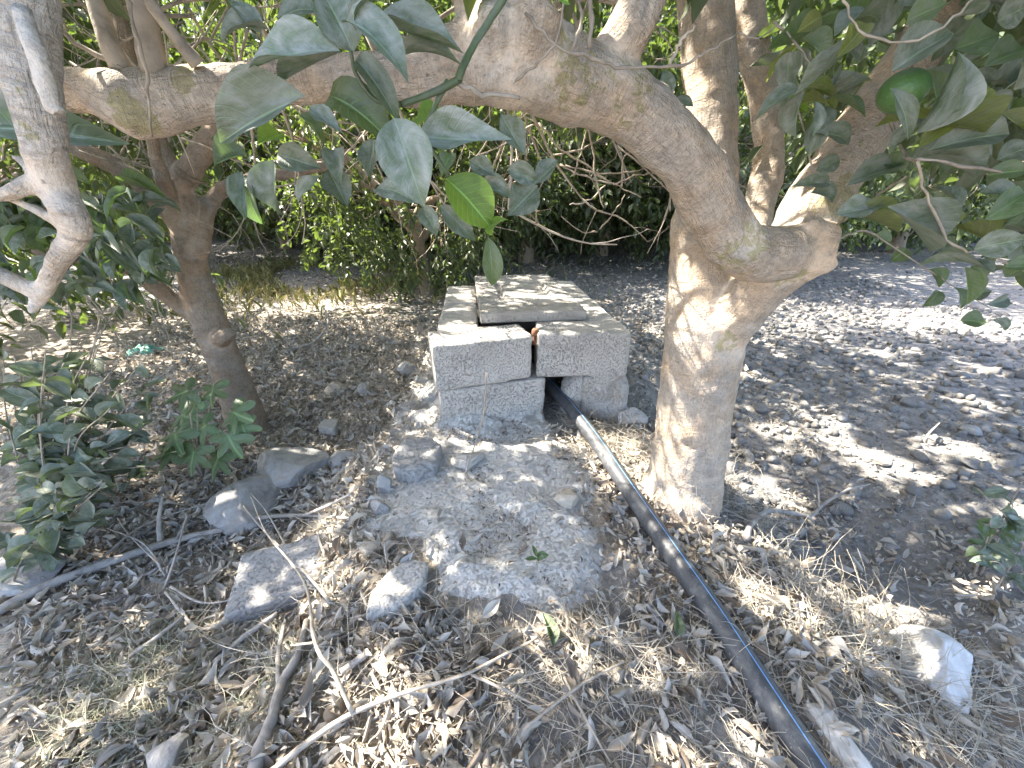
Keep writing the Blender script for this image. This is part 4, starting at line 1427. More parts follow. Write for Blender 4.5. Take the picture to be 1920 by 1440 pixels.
grow_twigs(mb, starts, [(g.uniform(-0.5, 0.5), g.uniform(-0.2, 0.5), g.uniform(-0.8, 0.5)) for _ in starts], 0.5, 0.006, 2, g)
starts = [at(g.uniform(60, 330), g.uniform(500, 560), g.uniform(1.8, 2.3)) for _ in range(10)]
grow_twigs(mb, starts, [(g.uniform(-0.5, 0.5), g.uniform(-0.2, 0.2), -0.8) for _ in starts], 0.4, 0.004, 2, g)
o = link('twigs', mb.mesh('twigs', M['twig'], TB.location), TB)
o['kind'] = 'stuff'


def filtB(P):
    ok, px, py, zc = clear_view(P, 1.4)
    inside = (px > -100) & (px < 2050) & (py > -30) & (py < 1440) & (zc > 0.05)
    lim = np.interp(px, [-100, 100, 300, 420, 560, 750, 900], [560, 520, 470, 250, 120, 60, 0])
    return (~inside & (np.linalg.norm(P - CAM, axis=1) > 0.75)) | (inside & (zc > 1.9) & (py < lim))


crown_part(TB, 2300, (-1.5, 2.0, 2.0), (2.2, 2.1, 1.45), 0.95, 202, 9, 0.035, 0.085, 'leaf_mass', LOW, 0.42, filtB)
# out-of-view leaf shoots added along the sun rays to shade apron and box
g = np.random.default_rng(66)
n = 230
base = np.stack([g.uniform(-0.45, 0.45, n), np.where(np.arange(n) < 150, g.uniform(0.45, 1.25, n), g.uniform(1.4, 2.6, n)), 0 * np.zeros(n)], -1) + SD * (g.uniform(1.75, 3.0, n) / SD[2])[:, None]
P, X, Zh, LL = shoot_leaves(base, g.normal(0, 1, (n, 3)) * (1, 1, 0.5), 8, 0.035, 0.085, 0.35)
k = sun_gaps(P) & clear_view(P, 9)[0]
o = link('crown', scatter('crown', LOW, P[k], X[k], Zh[k], LL[k], LL[k] * 0.46, M['leaf_mass'], off=TB.location), TB)
o['kind'] = 'stuff'
# low leafy skirt behind and left of its trunk: single leaves
g = np.random.default_rng(12)
n = 0
for q in range(60):
    px, py, D = g.uniform(-30, 330), g.uniform(330, 545), g.uniform(1.35, 1.7)
    if px > 150 and py < 360:
        continue
    c = at(px, py, D)
    for j in range(4):
        d = np.array([g.normal(0, 0.6), g.normal(-0.3, 0.3), g.normal(-0.5, 0.35)])
        d /= np.linalg.norm(d)
        leaf_obj(TB, c + g.normal(0, 0.02, 3), c + d * g.uniform(0.07, 0.11), g.uniform(0.036, 0.05), 'leaf_green' if g.random() < 0.4 else 'leaf_dusty', None, (g.normal(0, 0.4), -0.6, 1))
        n += 1

# ---- orchard trees behind
def build_bg(seed, h, r, zmin, nshoot, L0, nl=8):
    """returns meshes (trunk, crown) around the origin"""
    g = np.random.default_rng(seed)
    mb = MB()
    top = h * 0.35
    lean = g.normal(0, 0.08, 2)
    mb.tube([(0, 0, -0.15), (0, 0, 0.05), (lean[0] * 0.5, lean[1] * 0.5, top * 0.5), (lean[0], lean[1], top)], [0.14, 0.11, 0.09, 0.085], 12, 5, 0.25, seed)
    st, di = [], []
    for k in range(5):
        a = k * 1.26 + g.uniform(-0.3, 0.3)
        d = np.array([math.cos(a), math.sin(a), g.uniform(0.3, 1.1)])
        p0 = np.array([lean[0], lean[1], top * g.uniform(0.55, 1)])
        P = [p0]
        for q in range(4):
            d = d + g.normal(0, 0.22, 3)
            d /= np.linalg.norm(d)
            P.append(P[-1] + d * r * 0.24)
        mb.tube(P, [0.065, 0.05, 0.04, 0.03, 0.02], 8, 4, 0.2, seed)
        for q in range(1, 5):
            for _ in range(3):
                st.append(P[q])
                di.append(d + g.normal(0, 0.7, 3))
    grow_twigs(mb, st, di, r * 0.4, 0.014, 1, g, 5)
    tm_ = mb.mesh('trunk', M['bark_dark'])
    p, u = crown_shoots(nshoot, (0, 0, h * 0.52), (r, r, h * 0.5), zmin, seed, 0.45, 0.3)
    P, X, Zh, LL = shoot_leaves(p, u, nl, 0.045, L0, 0.4)
    cm = scatter('crown', LOW, P, X, Zh, LL, LL * 0.46, M['leaf_mass'])
    return tm_, cm


BG = [build_bg(301, 4.0, 2.1, 0.55, 1500, 0.12), build_bg(302, 3.6, 1.9, 0.35, 1400, 0.12), build_bg(303, 4.3, 2.3, 0.8, 1600, 0.125), build_bg(304, 3.2, 1.7, 0.15, 1150, 0.115)]


def bg_tree(x, y, k, rot, s, label, group='citrus trees of the orchard'):
    e = empty('citrus_tree', (x, y, gz(x, y)))
    e.rotation_euler = (0, 0, rot)
    e.scale = (s, s, s)
    tag(e, label, 'tree', group)
    link('trunk', BG[k][0], e)
    c = link('crown', BG[k][1], e)
    c['kind'] = 'stuff'
    return e


bg_tree(0.25, 6.9, 1, 0.3, 1.15, 'shaded citrus tree straight behind the block box')
bg_tree(1.75, 7.9, 1, 2.2, 1.15, 'shaded citrus tree seen below the arching limb, left of the pale trunk')
bg_tree(-3.0, 7.3, 3, 1.0, 1.15, 'sunlit bushy citrus tree with foliage to the ground beyond the sunny patch')
bg_tree(-1.05, 4.75, 3, 0.4, 0.78, 'low sunlit citrus bush with foliage to the ground, left behind the block box')
bg_tree(-4.3, 2.6, 1, 4.0, 1.0, 'citrus tree at the left edge behind the leaning brown tree')
bg_tree(-1.6, 9.2, 2, 1.3, 1.35, 'tall dark citrus tree behind the low sunlit bush')
bg_tree(-5.0, 9.0, 2, 3.3, 1.35, 'tall dark citrus tree behind the sunlit bushy tree at the left')
bg_tree(4.3, 9.0, 0, 0.9, 1.0, 'citrus tree behind the pale trunk beyond the field')
bg_tree(7.6, 8.0, 1, 3.1, 1.1, 'citrus tree at the right edge beyond the sunny field')
bg_tree(3.5, 6.5, 0, 5.0, 1.0, 'citrus tree added to shade the field, its trunk hidden behind the pale trunk')  # added tree, placed so that its shadow falls on the bright field
bg_tree(-6.6, 6.4, 0, 2.0, 1.0, 'citrus tree far left behind the sunlit bushy tree')
g = np.random.default_rng(77)
for i in range(-5, 8):
    x = i * 2.3 + g.uniform(-0.4, 0.4)
    bg_tree(x, 10.6 + g.uniform(-0.5, 0.5), [3, 1, 3][i % 3], g.uniform(0, 6.28), g.uniform(1.0, 1.15), 'citrus tree in the low skirted row closing the view')
for row, y in enumerate((14.0, 18.5, 24.0)):
    nx = int(5 + row * 2)
    for i in range(-nx, nx + 1):
        x = i * 3.6 + (row % 2) * 1.8 + g.uniform(-0.5, 0.5)
        if abs(x) > y * 1.15 + 2:
            continue
        bg_tree(x, y + g.uniform(-0.6, 0.6), int(g.integers(0, 4)), g.uniform(0, 6.28), g.uniform(1.35, 1.65), 'citrus tree in the far orchard rows')

# ------------------------------------------------------------------ rocks
def ico(sub):
    import bmesh
    bm = bmesh.new()
    bmesh.ops.create_icosphere(bm, subdivisions=sub, radius=1.0)
    V = np.array([v.co[:] for v in bm.verts])
    F = np.array([[v.index for v in f.verts] for f in bm.faces])
    bm.free()
    return V, F


ICO = {s: ico(s) for s in (1, 2, 3, 5)}


def rock_shape(seed, sub=5, cuts=11, rough=0.07, depth=0.64):
    g = np.random.default_rng(seed)
    V, F = ICO[sub]
    V = V.copy()
    for k in range(cuts):
        n = g.normal(0, 1, 3)
        n /= np.linalg.norm(n)
        d = g.uniform(depth - 0.12, depth + 0.2)
        s = V @ n - d
        V = V - np.clip(s, 0, None)[:, None] * n * 0.93
    nr = V / np.linalg.norm(V, axis=1)[:, None]
    V = V + nr * (rough * fbm(V * 1.6 + seed, 4, seed) + rough * 0.35 * fbm(V * 7 + seed, 3, seed + 1))[:, None]
    return V, F


def rock(px, py, wpx, hpx, label, mat='rock', seed=1, z=None, depth=None, rotz=0.0, name='rock', cat='rock', sink=0.25, flat=None, sub=5, cuts=12, rough=0.07):
    """a rock whose visible centre is at the pixel; wpx, hpx its apparent size"""
    p = atz(px, py + hpx * 0.35, -0.1)
    for _ in range(4):
        p = atz(px, py + hpx * 0.35, sz(p[0], p[1]))
    zc = np.dot(p - CAM, FWD)
    w = wpx / FPX * zc / 2
    ang = math.atan2(CAM_Z - p[2], p[1])
    hh = hpx / FPX * zc / 2
    dep = w * (depth if depth else 0.8)
    # apparent height mixes true height and depth seen from above
    tall = max((hh - dep * math.sin(ang) * 0.55) / math.cos(ang), w * 0.3) if flat is None else w * flat
    V, F = rock_shape(seed, sub, cuts, rough)
    V = V * np.array([w, dep, tall])
    c, s = math.cos(rotz), math.sin(rotz)
    V = np.stack([V[:, 0] * c - V[:, 1] * s, V[:, 0] * s + V[:, 1] * c, V[:, 2]], -1)
    zmin = V[:, 2].min()
    o = link(name, mesh_np(name, V, F, mat=M[mat], smooth=True), None, (p[0], p[1], sz(p[0], p[1]) - zmin - sink * tall))
    tag(o, label, cat)
    return o


rock(470, 920, 145, 105, 'big angular grey rock left of the apron, nearest of the rock group', 'rock', 17, depth=0.9, rough=0.09, cuts=8)
rock(545, 858, 145, 78, 'smooth blue grey rock behind the big angular rock', 'rock', 15, depth=0.85, cuts=7)
rock(657, 848, 80, 50, 'smaller grey rock at the right end of the rock group', 'rock', 25)
rock(1728, 1222, 160, 130, 'white angular rock in dry grass at the lower right', 'rock_white', 33, depth=0.85, flat=0.7, cuts=14, rough=0.13)
rock(1065, 920, 62, 58, 'smooth grey stone lying on the concrete apron', 'rock_warm', 47, depth=0.8, flat=0.5, sink=0.12)
rock(322, 1392, 88, 110, 'dark grey rock in the litter at the bottom left', 'rock', 51, depth=0.9, flat=0.7)
rock(630, 728, 42, 26, 'small flat topped pale stone under the leaning tree', 'rock_warm', 61, flat=0.55)
rock(682, 726, 34, 34, 'small grey stone beside the pale flat stone', 'rock', 64)
rock(765, 688, 44, 36, 'grey stone beside the upper left corner of the block box', 'rock', 71)
rock(735, 755, 24, 20, 'whitish pebble left of the block box', 'rock_white', 72, sub=3)
rock(1160, 1258, 40, 30, 'buried pale stone in the litter left of the pipe', 'rock_warm', 79, sub=3)
rock(40, 1062, 150, 70, 'low pale grey stone under the leafy shrub at the left edge', 'rock', 81, flat=0.35)
rock(1640, 852, 60, 24, 'flat tan stone in a sun spot right of the pale trunk', 'rock_warm', 82, flat=0.3)
rock(1815, 800, 46, 30, 'rounded stone on the field at the right', 'rock', 83, sub=3)
rock(1575, 780, 24, 22, 'round pebble on the field right of the pale trunk', 'rock', 84, sub=3)
rock(1430, 1010, 22, 20, 'grey pebble behind the curved grey stick', 'rock', 85, sub=3)
rock(1668, 1020, 34, 18, 'flat blue grey pebble on bare soil at the right', 'rock', 86, sub=3, flat=0.4)
rock(1283, 965, 20, 22, 'small white stone at the foot of the pale trunk', 'rock_white', 87, sub=3)
rock(250, 1300, 60, 50, 'reddish brown stone half buried in thin grass', 'rock_warm', 88, flat=0.5)
rock(1182, 775, 60, 56, 'broken mortar lump at the right foot of the block box', 'mortar', 96, sink=0.4, cuts=16)
rock(880, 856, 70, 24, 'flat broken mortar piece at the top of the apron', 'mortar', 90, sub=5, flat=0.35, sink=0.5)
rock(722, 900, 46, 50, 'grey stone at the left edge of the apron', 'rock', 94, sink=0.5, cuts=18)
rock(712, 940, 40, 46, 'blunt grey stone below the one on the apron left edge', 'rock', 95, sink=0.5, cuts=18)
rock(700, 1020, 50, 30, 'pale stone at the lower left corner of the apron', 'rock_warm', 93, sub=3)


def slabby(name, corners_px, z, thick, mat, label, cat, seed, lift=0.0):
    """a flat broken slab whose top outline is given in photo pixels on the level z"""
    P = np.array([atz(x, y, z)[:2] for x, y in corners_px])
    c = P.mean(0)
    d = P - c
    step = 0.012
    lo, hi = P.min(0) - 0.02, P.max(0) + 0.02
    X, Y = np.meshgrid(np.arange(lo[0], hi[0], step), np.arange(lo[1], hi[1], step))
    mb = MB()
    PP = np.vstack([P, P[:1]])
    Q = np.vstack([PP[k] + (PP[k + 1] - PP[k]) * (np.arange(8)[:, None] / 8) for k in range(len(P))])
    Q = (np.roll(Q, 1, 0) + 2 * Q + np.roll(Q, -1, 0)) / 4
    # ring loft: top inner fan + rounded edge + side
    rings = []
    n = len(Q)
    ez = [(0.0, 1.0, 0.0), (0.35, 1.0, 0.0), (0.7, 1.0, 0.0), (0.93, 1.0, 0.0), (0.985, 1.0, -0.004), (1.0, 1.0, -0.014), (1.01, 1.0, -thick * 0.6), (0.98, 1.0, -thick)]
    for (s, _, dz) in ez:
        s = max(s, 0.02)
        R = c + (Q - c) * s
        rings.append(np.concatenate([R, np.full((n, 1), z + dz)], 1))
    V = np.vstack(rings)
    V[:, :2] += 0.007 * np.stack([fbm(V * 14 + seed, 3, seed), fbm(V * 14 + seed + 9, 3, seed + 3)], -1)
    V[:, 2] += 0.006 * fbm(V * np.array([16, 16, 4]) + seed, 3, seed + 5)
    i = np.arange(len(ez) - 1)[:, None] * n
    j = np.arange(n)[None, :]
    F = np.stack([i + j, i + n + j, i + n + (j + 1) % n, i + (j + 1) % n], -1).reshape(-1, 4)
    off = np.array([c[0], c[1], z - thick])
    o = link(name, mesh_np(name, V - off, F, mat=M[mat]), None, tuple(off))
    tag(o, label, cat)
    return o


slabby('concrete_chunk', [(682, 1150), (694, 1112), (728, 1070), (770, 1045), (802, 1050), (795, 1092), (748, 1135)], 0.05, 0.10, 'mortar', 'flat pale stone slab with a sun spot at the lower left of the apron', 'stone slab', 5)
slabby('concrete_chunk', [(740, 880), (735, 850), (760, 818), (800, 815), (830, 830), (815, 868), (780, 880)], 0.09, 0.14, 'rubble', 'dark grey broken concrete lump at the upper left of the apron', 'concrete lump', 8)
slabby('flat_stone', [(594, 800), (608, 785), (636, 783), (626, 805)], -0.12, 0.04, 'mortar', 'thin flat stone lying in the litter by the leaning trunk', 'stone', 11)
slabby('plank', [(1512, 1318), (1550, 1312), (1590, 1370), (1650, 1450), (1600, 1460), (1555, 1390)], 0.03, 0.03, 'plank', 'weathered pale plank half buried right of the pipe', 'plank', 14)
# loose building block in the litter
lb = link('loose_block', rough_block('loose_block', 0.27, 0.20, 0.17, M['rubble'], 77, edge=0.01, chips=1.5))
pb = atz(518, 1035, 0.0)
lb.location = (pb[0], pb[1] + 0.03, sz(pb[0], pb[1]) - 0.09)
lb.rotation_euler = (math.radians(7), math.radians(-6), math.radians(16))
tag(lb, 'loose grey concrete block half sunk in the leaf litter', 'concrete block')

# green plastic scrap
g = np.random.default_rng(9)
pg = atz(266, 655, -0.13)
n = 26
u, v = np.meshgrid(np.linspace(-1, 1, n), np.linspace(-1, 1, n), indexing='ij')
p3 = np.stack([u.ravel(), v.ravel(), 0 * u.ravel()], -1)
hgt = 0.05 * (1 - np.maximum(np.abs(u), np.abs(v)).ravel() ** 2) + 0.05 * np.abs(fbm(p3 * 2.2, 3, 8)) + 0.01
rr_ = 1 + 0.35 * fbm(p3 * 1.2, 2, 5)
V = np.stack([u.ravel() * 0.085 * rr_, v.ravel() * 0.075 * rr_, hgt], -1)
ii = np.arange(n * n).reshape(n, n)
F = np.stack([ii[:-1, :-1], ii[1:, :-1], ii[1:, 1:], ii[:-1, 1:]], -1).reshape(-1, 4)
o = link('plastic_bag', mesh_np('plastic_bag', V, F, mat=M['bag']), None, (pg[0], pg[1], sz(pg[0], pg[1])))
tag(o, 'crumpled green plastic bag on the ground behind the leaning tree', 'plastic bag')

# ------------------------------------------------------------------ sticks
def stick(label, pts, rad, mat='stick', twigs=(), name='stick', wob=0.3, group=None, sides=9):
    """pts in photo pixels plus height above the ground"""
    W = []
    for q in pts:
        px, py, h = q
        p = atz(px, py, 0.0)
        for _ in range(3):
            p = atz(px, py, sz(p[0], p[1]) + h)
        W.append(p)
    off = np.array(W[len(W) // 2])
    root = empty(name, tuple(off))
    tag(root, label, 'stick', group)

    def mk(nm, P, R):
        Q = catmull(np.array(P) - off, 6)
        r = np.interp(np.linspace(0, 1, len(Q)), np.linspace(0, 1, len(R)), R)
        link(nm, mesh_np(nm, *tube(Q, r, sides, wob, 5), mat=M[mat]), root)
    mk('stem', W, rad)
    for tw, tr in twigs:
        P = []
        for q in tw:
            p = atz(q[0], q[1], 0.0)
            for _ in range(3):
                p = atz(q[0], q[1], sz(p[0], p[1]) + q[2])
            P.append(p)
        mk('twig', P, tr)
    return root


stick('long grey dead branch lying from the left edge to the rocks', [(-60, 1180, 0.02), (60, 1112, 0.025), (170, 1066, 0.03), (260, 1035, 0.035), (340, 1010, 0.04), (420, 992, 0.04), (480, 972, 0.05), (560, 966, 0.04), (660, 972, 0.03)], [0.018, 0.016, 0.0145, 0.013, 0.0115, 0.009, 0.007, 0.004],
      twigs=[([(300, 1018, 0.04), (298, 975, 0.09), (305, 930, 0.14)], [0.008, 0.007, 0.005]), ([(330, 1012, 0.05), (345, 985, 0.08), (352, 965, 0.11)], [0.005, 0.004, 0.003]), ([(170, 1066, 0.03), (260, 990, 0.06), (350, 955, 0.08), (420, 935, 0.08)], [0.004, 0.003, 0.002])])
stick('tangle of thin bare twigs over the leaf litter at the left', [(620, 1130, 0.03), (560, 1060, 0.05), (500, 1000, 0.07), (450, 940, 0.09), (430, 910, 0.11)], [0.0045, 0.004, 0.0035, 0.003, 0.002],
      twigs=[([(545, 1040, 0.05), (500, 960, 0.1), (470, 925, 0.13)], [0.003, 0.002, 0.0015]), ([(310, 1100, 0.03), (330, 1040, 0.07), (345, 985, 0.09), (350, 960, 0.1)], [0.004, 0.003, 0.002]), ([(310, 1080, 0.04), (270, 1020, 0.07), (200, 990, 0.09)], [0.003, 0.003, 0.002]),
             ([(320, 1100, 0.04), (380, 1130, 0.04), (460, 1120, 0.04)], [0.004, 0.003, 0.002]), ([(300, 1060, 0.05), (240, 1000, 0.08), (220, 970, 0.1)], [0.003, 0.002, 0.0015]), ([(310, 1110, 0.04), (380, 1180, 0.02), (470, 1130, 0.03)], [0.004, 0.004, 0.003])])
stick('thick grey forked stick at the bottom left', [(470, 1470, 0.02), (490, 1400, 0.025), (512, 1340, 0.03), (530, 1280, 0.035), (562, 1220, 0.04), (575, 1165, 0.03)], [0.013, 0.0125, 0.0115, 0.0105, 0.0095, 0.008],
      twigs=[([(525, 1290, 0.035), (522, 1230, 0.05), (533, 1170, 0.07)], [0.007, 0.006, 0.004])])
stick('long thin tan branch lying across the litter at the bottom', [(505, 1450, 0.03), (580, 1390, 0.04), (665, 1335, 0.045), (770, 1295, 0.05), (870, 1265, 0.055), (960, 1220, 0.05), (1010, 1195, 0.03)], [0.0058, 0.0052, 0.0046, 0.0042, 0.0035, 0.0025, 0.0018], 'twig',
      twigs=[([(660, 1335, 0.05), (625, 1260, 0.1), (590, 1205, 0.13), (570, 1090, 0.16), (500, 1000, 0.2), (470, 930, 0.24)], [0.0045, 0.004, 0.0035, 0.003, 0.002, 0.0015]), ([(590, 1205, 0.13), (545, 1210, 0.13)], [0.003, 0.0015]), ([(885, 1265, 0.05), (960, 1300, 0.04), (1030, 1335, 0.02)], [0.0035, 0.0025, 0.002])])
stick('straight thin dry stalk crossing the leaves right of the tan branch', [(980, 1370, 0.03), (1080, 1290, 0.05), (1170, 1240, 0.04)], [0.003, 0.003, 0.002], 'twig')
stick('dry stalk slanting down to the right near the bottom edge', [(1058, 1270, 0.03), (1100, 1350, 0.03), (1145, 1430, 0.02)], [0.003, 0.0028, 0.002], 'twig')
stick('curved grey stick on the soil right of the pale trunk', [(1398, 1012, 0.02), (1410, 980, 0.03), (1440, 958, 0.04), (1475, 960, 0.04), (1520, 966, 0.03), (1545, 945, 0.04), (1590, 918, 0.05), (1632, 908, 0.04)], [0.010, 0.010, 0.009, 0.009, 0.0075, 0.006, 0.005, 0.003],
      twigs=[([(1535, 955, 0.03), (1535, 920, 0.07), (1530, 900, 0.1)], [0.004, 0.003, 0.002]), ([(1545, 968, 0.02), (1560, 1000, 0.01)], [0.004, 0.003])])
stick('slender pale stick standing in the litter left of the apron', [(560, 970, 0.02), (610, 950, 0.06), (660, 925, 0.08)], [0.006, 0.005, 0.004])
stick('thin dry stalk standing against the front of the block box', [(872, 890, 0.02), (895, 820, 0.10), (908, 770, 0.18), (912, 700, 0.30)], [0.0025, 0.0025, 0.0025, 0.002], 'straw',
      twigs=[([(905, 780, 0.16), (915, 762, 0.19)], [0.002, 0.0015])], name='dry_stalk')
stick('forked twig rising from the field at the right', [(1735, 832, 0.0), (1740, 815, 0.05), (1762, 793, 0.10)], [0.006, 0.005, 0.003], twigs=[([(1738, 820, 0.04), (1750, 826, 0.03)], [0.004, 0.002])])
stick('bare branched twig lying on the shaded ground behind the leaning tree', [(545, 655, 0.02), (590, 640, 0.05), (615, 605, 0.14), (605, 570, 0.24)], [0.010, 0.009, 0.007, 0.004], twigs=[([(610, 610, 0.13), (560, 590, 0.18), (500, 575, 0.2)], [0.005, 0.004, 0.002]), ([(612, 608, 0.13), (660, 590, 0.2)], [0.004, 0.002])])
stick('weathered stick beside the thick forked stick', [(395, 1250, 0.02), (450, 1200, 0.03), (520, 1150, 0.04)], [0.008, 0.008, 0.006])
stick('short grey stick right of the thick forked stick', [(640, 1260, 0.02), (685, 1228, 0.03)], [0.009, 0.008])
stick('pale straight twig at the left of the bottom branch', [(245, 1230, 0.02), (300, 1190, 0.06), (345, 1155, 0.06)], [0.006, 0.005, 0.003])

# ------------------------------------------------------------------ shrubs
def shrub(label, cx, stems, leaf_mat, name='shrub', cat='shrub', L=(0.06, 0.09), nper=9, wr=0.5, seed=0, face=(0, -0.6, 1)):
    g = np.random.default_rng(seed)
    root = empty(name, (cx[0], cx[1], sz(cx[0], cx[1])))
    tag(root, label, cat)
    for (tip, bend) in stems:
        b = np.array(root.location) + g.normal(0, 0.03, 3) * (1, 1, 0)
        tip = np.asarray(tip)
        mid = (b + tip) / 2 + np.array([0, 0, bend])
        Q = catmull([b, mid, tip], 8)
        link('stem', mesh_np('stem', *tube(Q - np.array(root.location), np.linspace(0.0035, 0.0013, len(Q)), 6), mat=M['twig']), root)
        for k in range(nper):
            t = g.uniform(0.25, 1.0)
            p = Q[int(t * (len(Q) - 1))]
            d = np.array([g.normal(0, 1), g.normal(-0.2, 0.8), g.normal(-0.05, 0.5)])
            d /= np.linalg.norm(d)
            l = g.uniform(*L)
            mt = leaf_mat if isinstance(leaf_mat, str) else leaf_mat[int(g.integers(0, len(leaf_mat)))]
            leaf_obj(root, p, p + d * l, l * wr, mt, None, (face[0] + g.normal(0, 0.3), face[1] + g.normal(0, 0.3), face[2]))
    return root


g = np.random.default_rng(15)
st = [(at(g.uniform(0, 330), g.uniform(590, 900), g.uniform(0.95, 1.25)), g.uniform(0.02, 0.12)) for _ in range(42)]
cxy = at(110, 950, 1.1)
shrub('dusty green leafy shrub at the left edge', cxy, st, ['leaf_dusty', 'leaf_pale', 'leaf_pale', 'leaf_pale'], 'shrub', 'shrub', (0.05, 0.09), 7, 0.58, 1)
st = [(at(g.uniform(-40, 200), g.uniform(880, 1010), g.uniform(0.8, 0.95)), g.uniform(0.0, 0.06)) for _ in range(14)]
shrub('low pale dusty sprawling weed below the leafy shrub at the left', at(60, 1030, 0.85), st, 'leaf_pale', 'shrub', 'shrub', (0.045, 0.08), 9, 0.58, 2)
st = [(at(g.uniform(1770, 1950), g.uniform(880, 1060), g.uniform(0.75, 0.95)), g.uniform(0.0, 0.06)) for _ in range(8)]
shrub('small grey green leafy weed at the right edge', at(1890, 1050, 0.82), st, ['leaf_dusty', 'leaf_green', 'leaf_dusty'], 'shrub', 'shrub', (0.035, 0.06), 8, 0.6, 3)


# fig sapling with lobed leaves
def fig_leaf_mesh():
    n = 61
    a = np.linspace(-math.pi * 0.93, math.pi * 0.93, n)
    r = 0.40 + 0.55 * (0.5 + 0.5 * np.cos(a * 6.0)) ** 0.75 * (1 - 0.35 * np.abs(a) / math.pi) - 0.10 * (np.abs(a) / math.pi) ** 4
    cx = 0.42
    rim = np.stack([cx + r * np.cos(a) * 0.62, r * np.sin(a) * 0.62, 0.05 * np.sin(a * 6) - 0.10 * r ** 2], -1)
    midr = np.stack([cx + r * 0.5 * np.cos(a) * 0.62, r * 0.5 * np.sin(a) * 0.62, 0.02 + 0 * a], -1)
    V = np.vstack([[[cx * 0.9, 0, 0.03]], midr, rim])
    F = []
    for k in range(n - 1):
        F.append([1 + k, 1 + n + k, 1 + n + k + 1, 1 + k + 1])
    for k in range(0, n - 2, 2):
        F.append([0, 1 + k, 1 + k + 1, 1 + k + 2])
    V[:, 0] = np.maximum(V[:, 0], 0.0)
    uv = V[:, :2] * 0.9 + np.array([0, 0.5])
    return mesh_np('leaf', V, np.array(F), uv, True, None, M['leaf_fig'])


FIGM = fig_leaf_mesh()
fg = atz(375, 880, -0.13)
FG = empty('fig_sapling', (fg[0], fg[1], sz(fg[0], fg[1])))
tag(FG, 'fig sapling with lobed leaves in front of the leaning trunk', 'sapling')
g = np.random.default_rng(5)
figs = [((350, 735), 60), ((400, 730), 55), ((345, 780), 70), ((440, 775), 62), ((385, 800), 60), ((330, 815), 70), ((430, 820), 66), ((365, 850), 64), ((410, 860), 62), ((320, 850), 54), ((455, 800), 50), ((370, 755), 50)]
D0 = fg[1]
for (q, w) in figs:
    D = D0 - g.uniform(0.0, 0.16)
    c = at(q[0], q[1], D)
    zc = np.dot(c - CAM, FWD)
    s = w / FPX * zc * 1.15
    b = np.array(FG.location)
    Q = catmull([b, (b + c) / 2 + (0, 0, 0.03), c], 6)
    link('stem', mesh_np('stem', *tube(Q - b, np.linspace(0.005, 0.002, len(Q)), 6), mat=M['twig']), FG)
    o = link('leaf', FIGM, FG)
    x = np.array([g.normal(0, 0.7), -0.5, g.normal(-0.2, 0.4)])
    x /= np.linalg.norm(x)
    z = np.array([g.normal(0, 0.3), -0.7, 1.0])
    y = np.cross(z, x)
    y /= np.linalg.norm(y)
    z = np.cross(x, y)
    m = Matrix(((x[0] * s, y[0] * s, z[0] * s, 0), (x[1] * s, y[1] * s, z[1] * s, 0), (x[2] * s, y[2] * s, z[2] * s, 0), (0, 0, 0, 1)))
    m.translation = Vector(c - b - x * s * 0.4)
    o.matrix_local = m

# ------------------------------------------------------------------ litter, clods, straw
OBST = [((0.05, 1.95), 0.62)]


def footprint_ok(x, y, margin=0.0):
    """False inside the block box"""
    bx = (x > -0.36 - margin) & (x < 0.52 + margin) & (y > 1.42 - margin) & (y < 2.6 + margin)
    tr = np.hypot(x - 0.59, y - 1.03) < 0.13
    tr2 = np.hypot(x - TB.location[0], y - TB.location[1]) < 0.09
    return ~(bx | tr | tr2)


def pipe_d(x, y):
    d = np.full(x.shape, 9.0)
    for q in PIPE[::3]:
        d = np.minimum(d, np.hypot(x - q[0], y - q[1]))
    return d


def in_frame(x, y, z=0.0, pad=60):
    q = np.stack([x, y, 0 * x + z], -1) - CAM
    zc = q @ FWD
    px = 960 + FPX * q[:, 0] / np.maximum(zc, 1e-3)
    py = 720 - FPX * (q @ UPV) / np.maximum(zc, 1e-3)
    return (zc > 0.05) & (px > -pad) & (px < 1920 + pad) & (py > -pad) & (py < 1440 + pad)


DRYF = [leaf_template(3, 2, c, 0.5, w, tw, 0, s, ex=1.1) for s, (c, w, tw) in enumerate([(0.9, 0.05, 0.5), (1.5, 0.05, -0.8), (-0.7, 0.06, 0.6), (0.4, 0.08, 1.2), (-1.3, 0.04, -0.5)])]
DRYT = [leaf_template(4, 4, c, 0.2, w, tw, rw, s, shape=sh, ex=1.15) for s, (c, w, tw, rw, sh) in enumerate([(0.9, 0.05, 0.5, 1.6, 0.85), (1.5, 0.05, -0.8, 2.2, 0.9), (-0.7, 0.06, 0.6, 1.2, 0.8), (0.4, 0.08, 1.2, 2.8, 0.9), (-1.3, 0.04, -0.5, 1.0, 0.85), (0.2, 0.06, 0.3, 0.7, 0.8), (1.0, 0.1, 1.5, 3.2, 0.9)])]


def litter_points(n, xr, yr, power=1.0, seed=0, thr=None):
    g = np.random.default_rng(seed)
    x = g.uniform(*xr, n)
    y = g.uniform(*yr, n)
    m = litter_mask(x, y)
    m = m * (1 - 0.95 * sstep(-0.02, 0.12, pad_xy(x, y) + 0.05 * fbm(np.stack([x, y, 0 * x], -1) * 9, 2, 29)))
    k = (g.random(n) < m ** power) & footprint_ok(x, y) & in_frame(x, y) & (pipe_d(x, y) > PR * 0.9)
    return x[k], y[k]


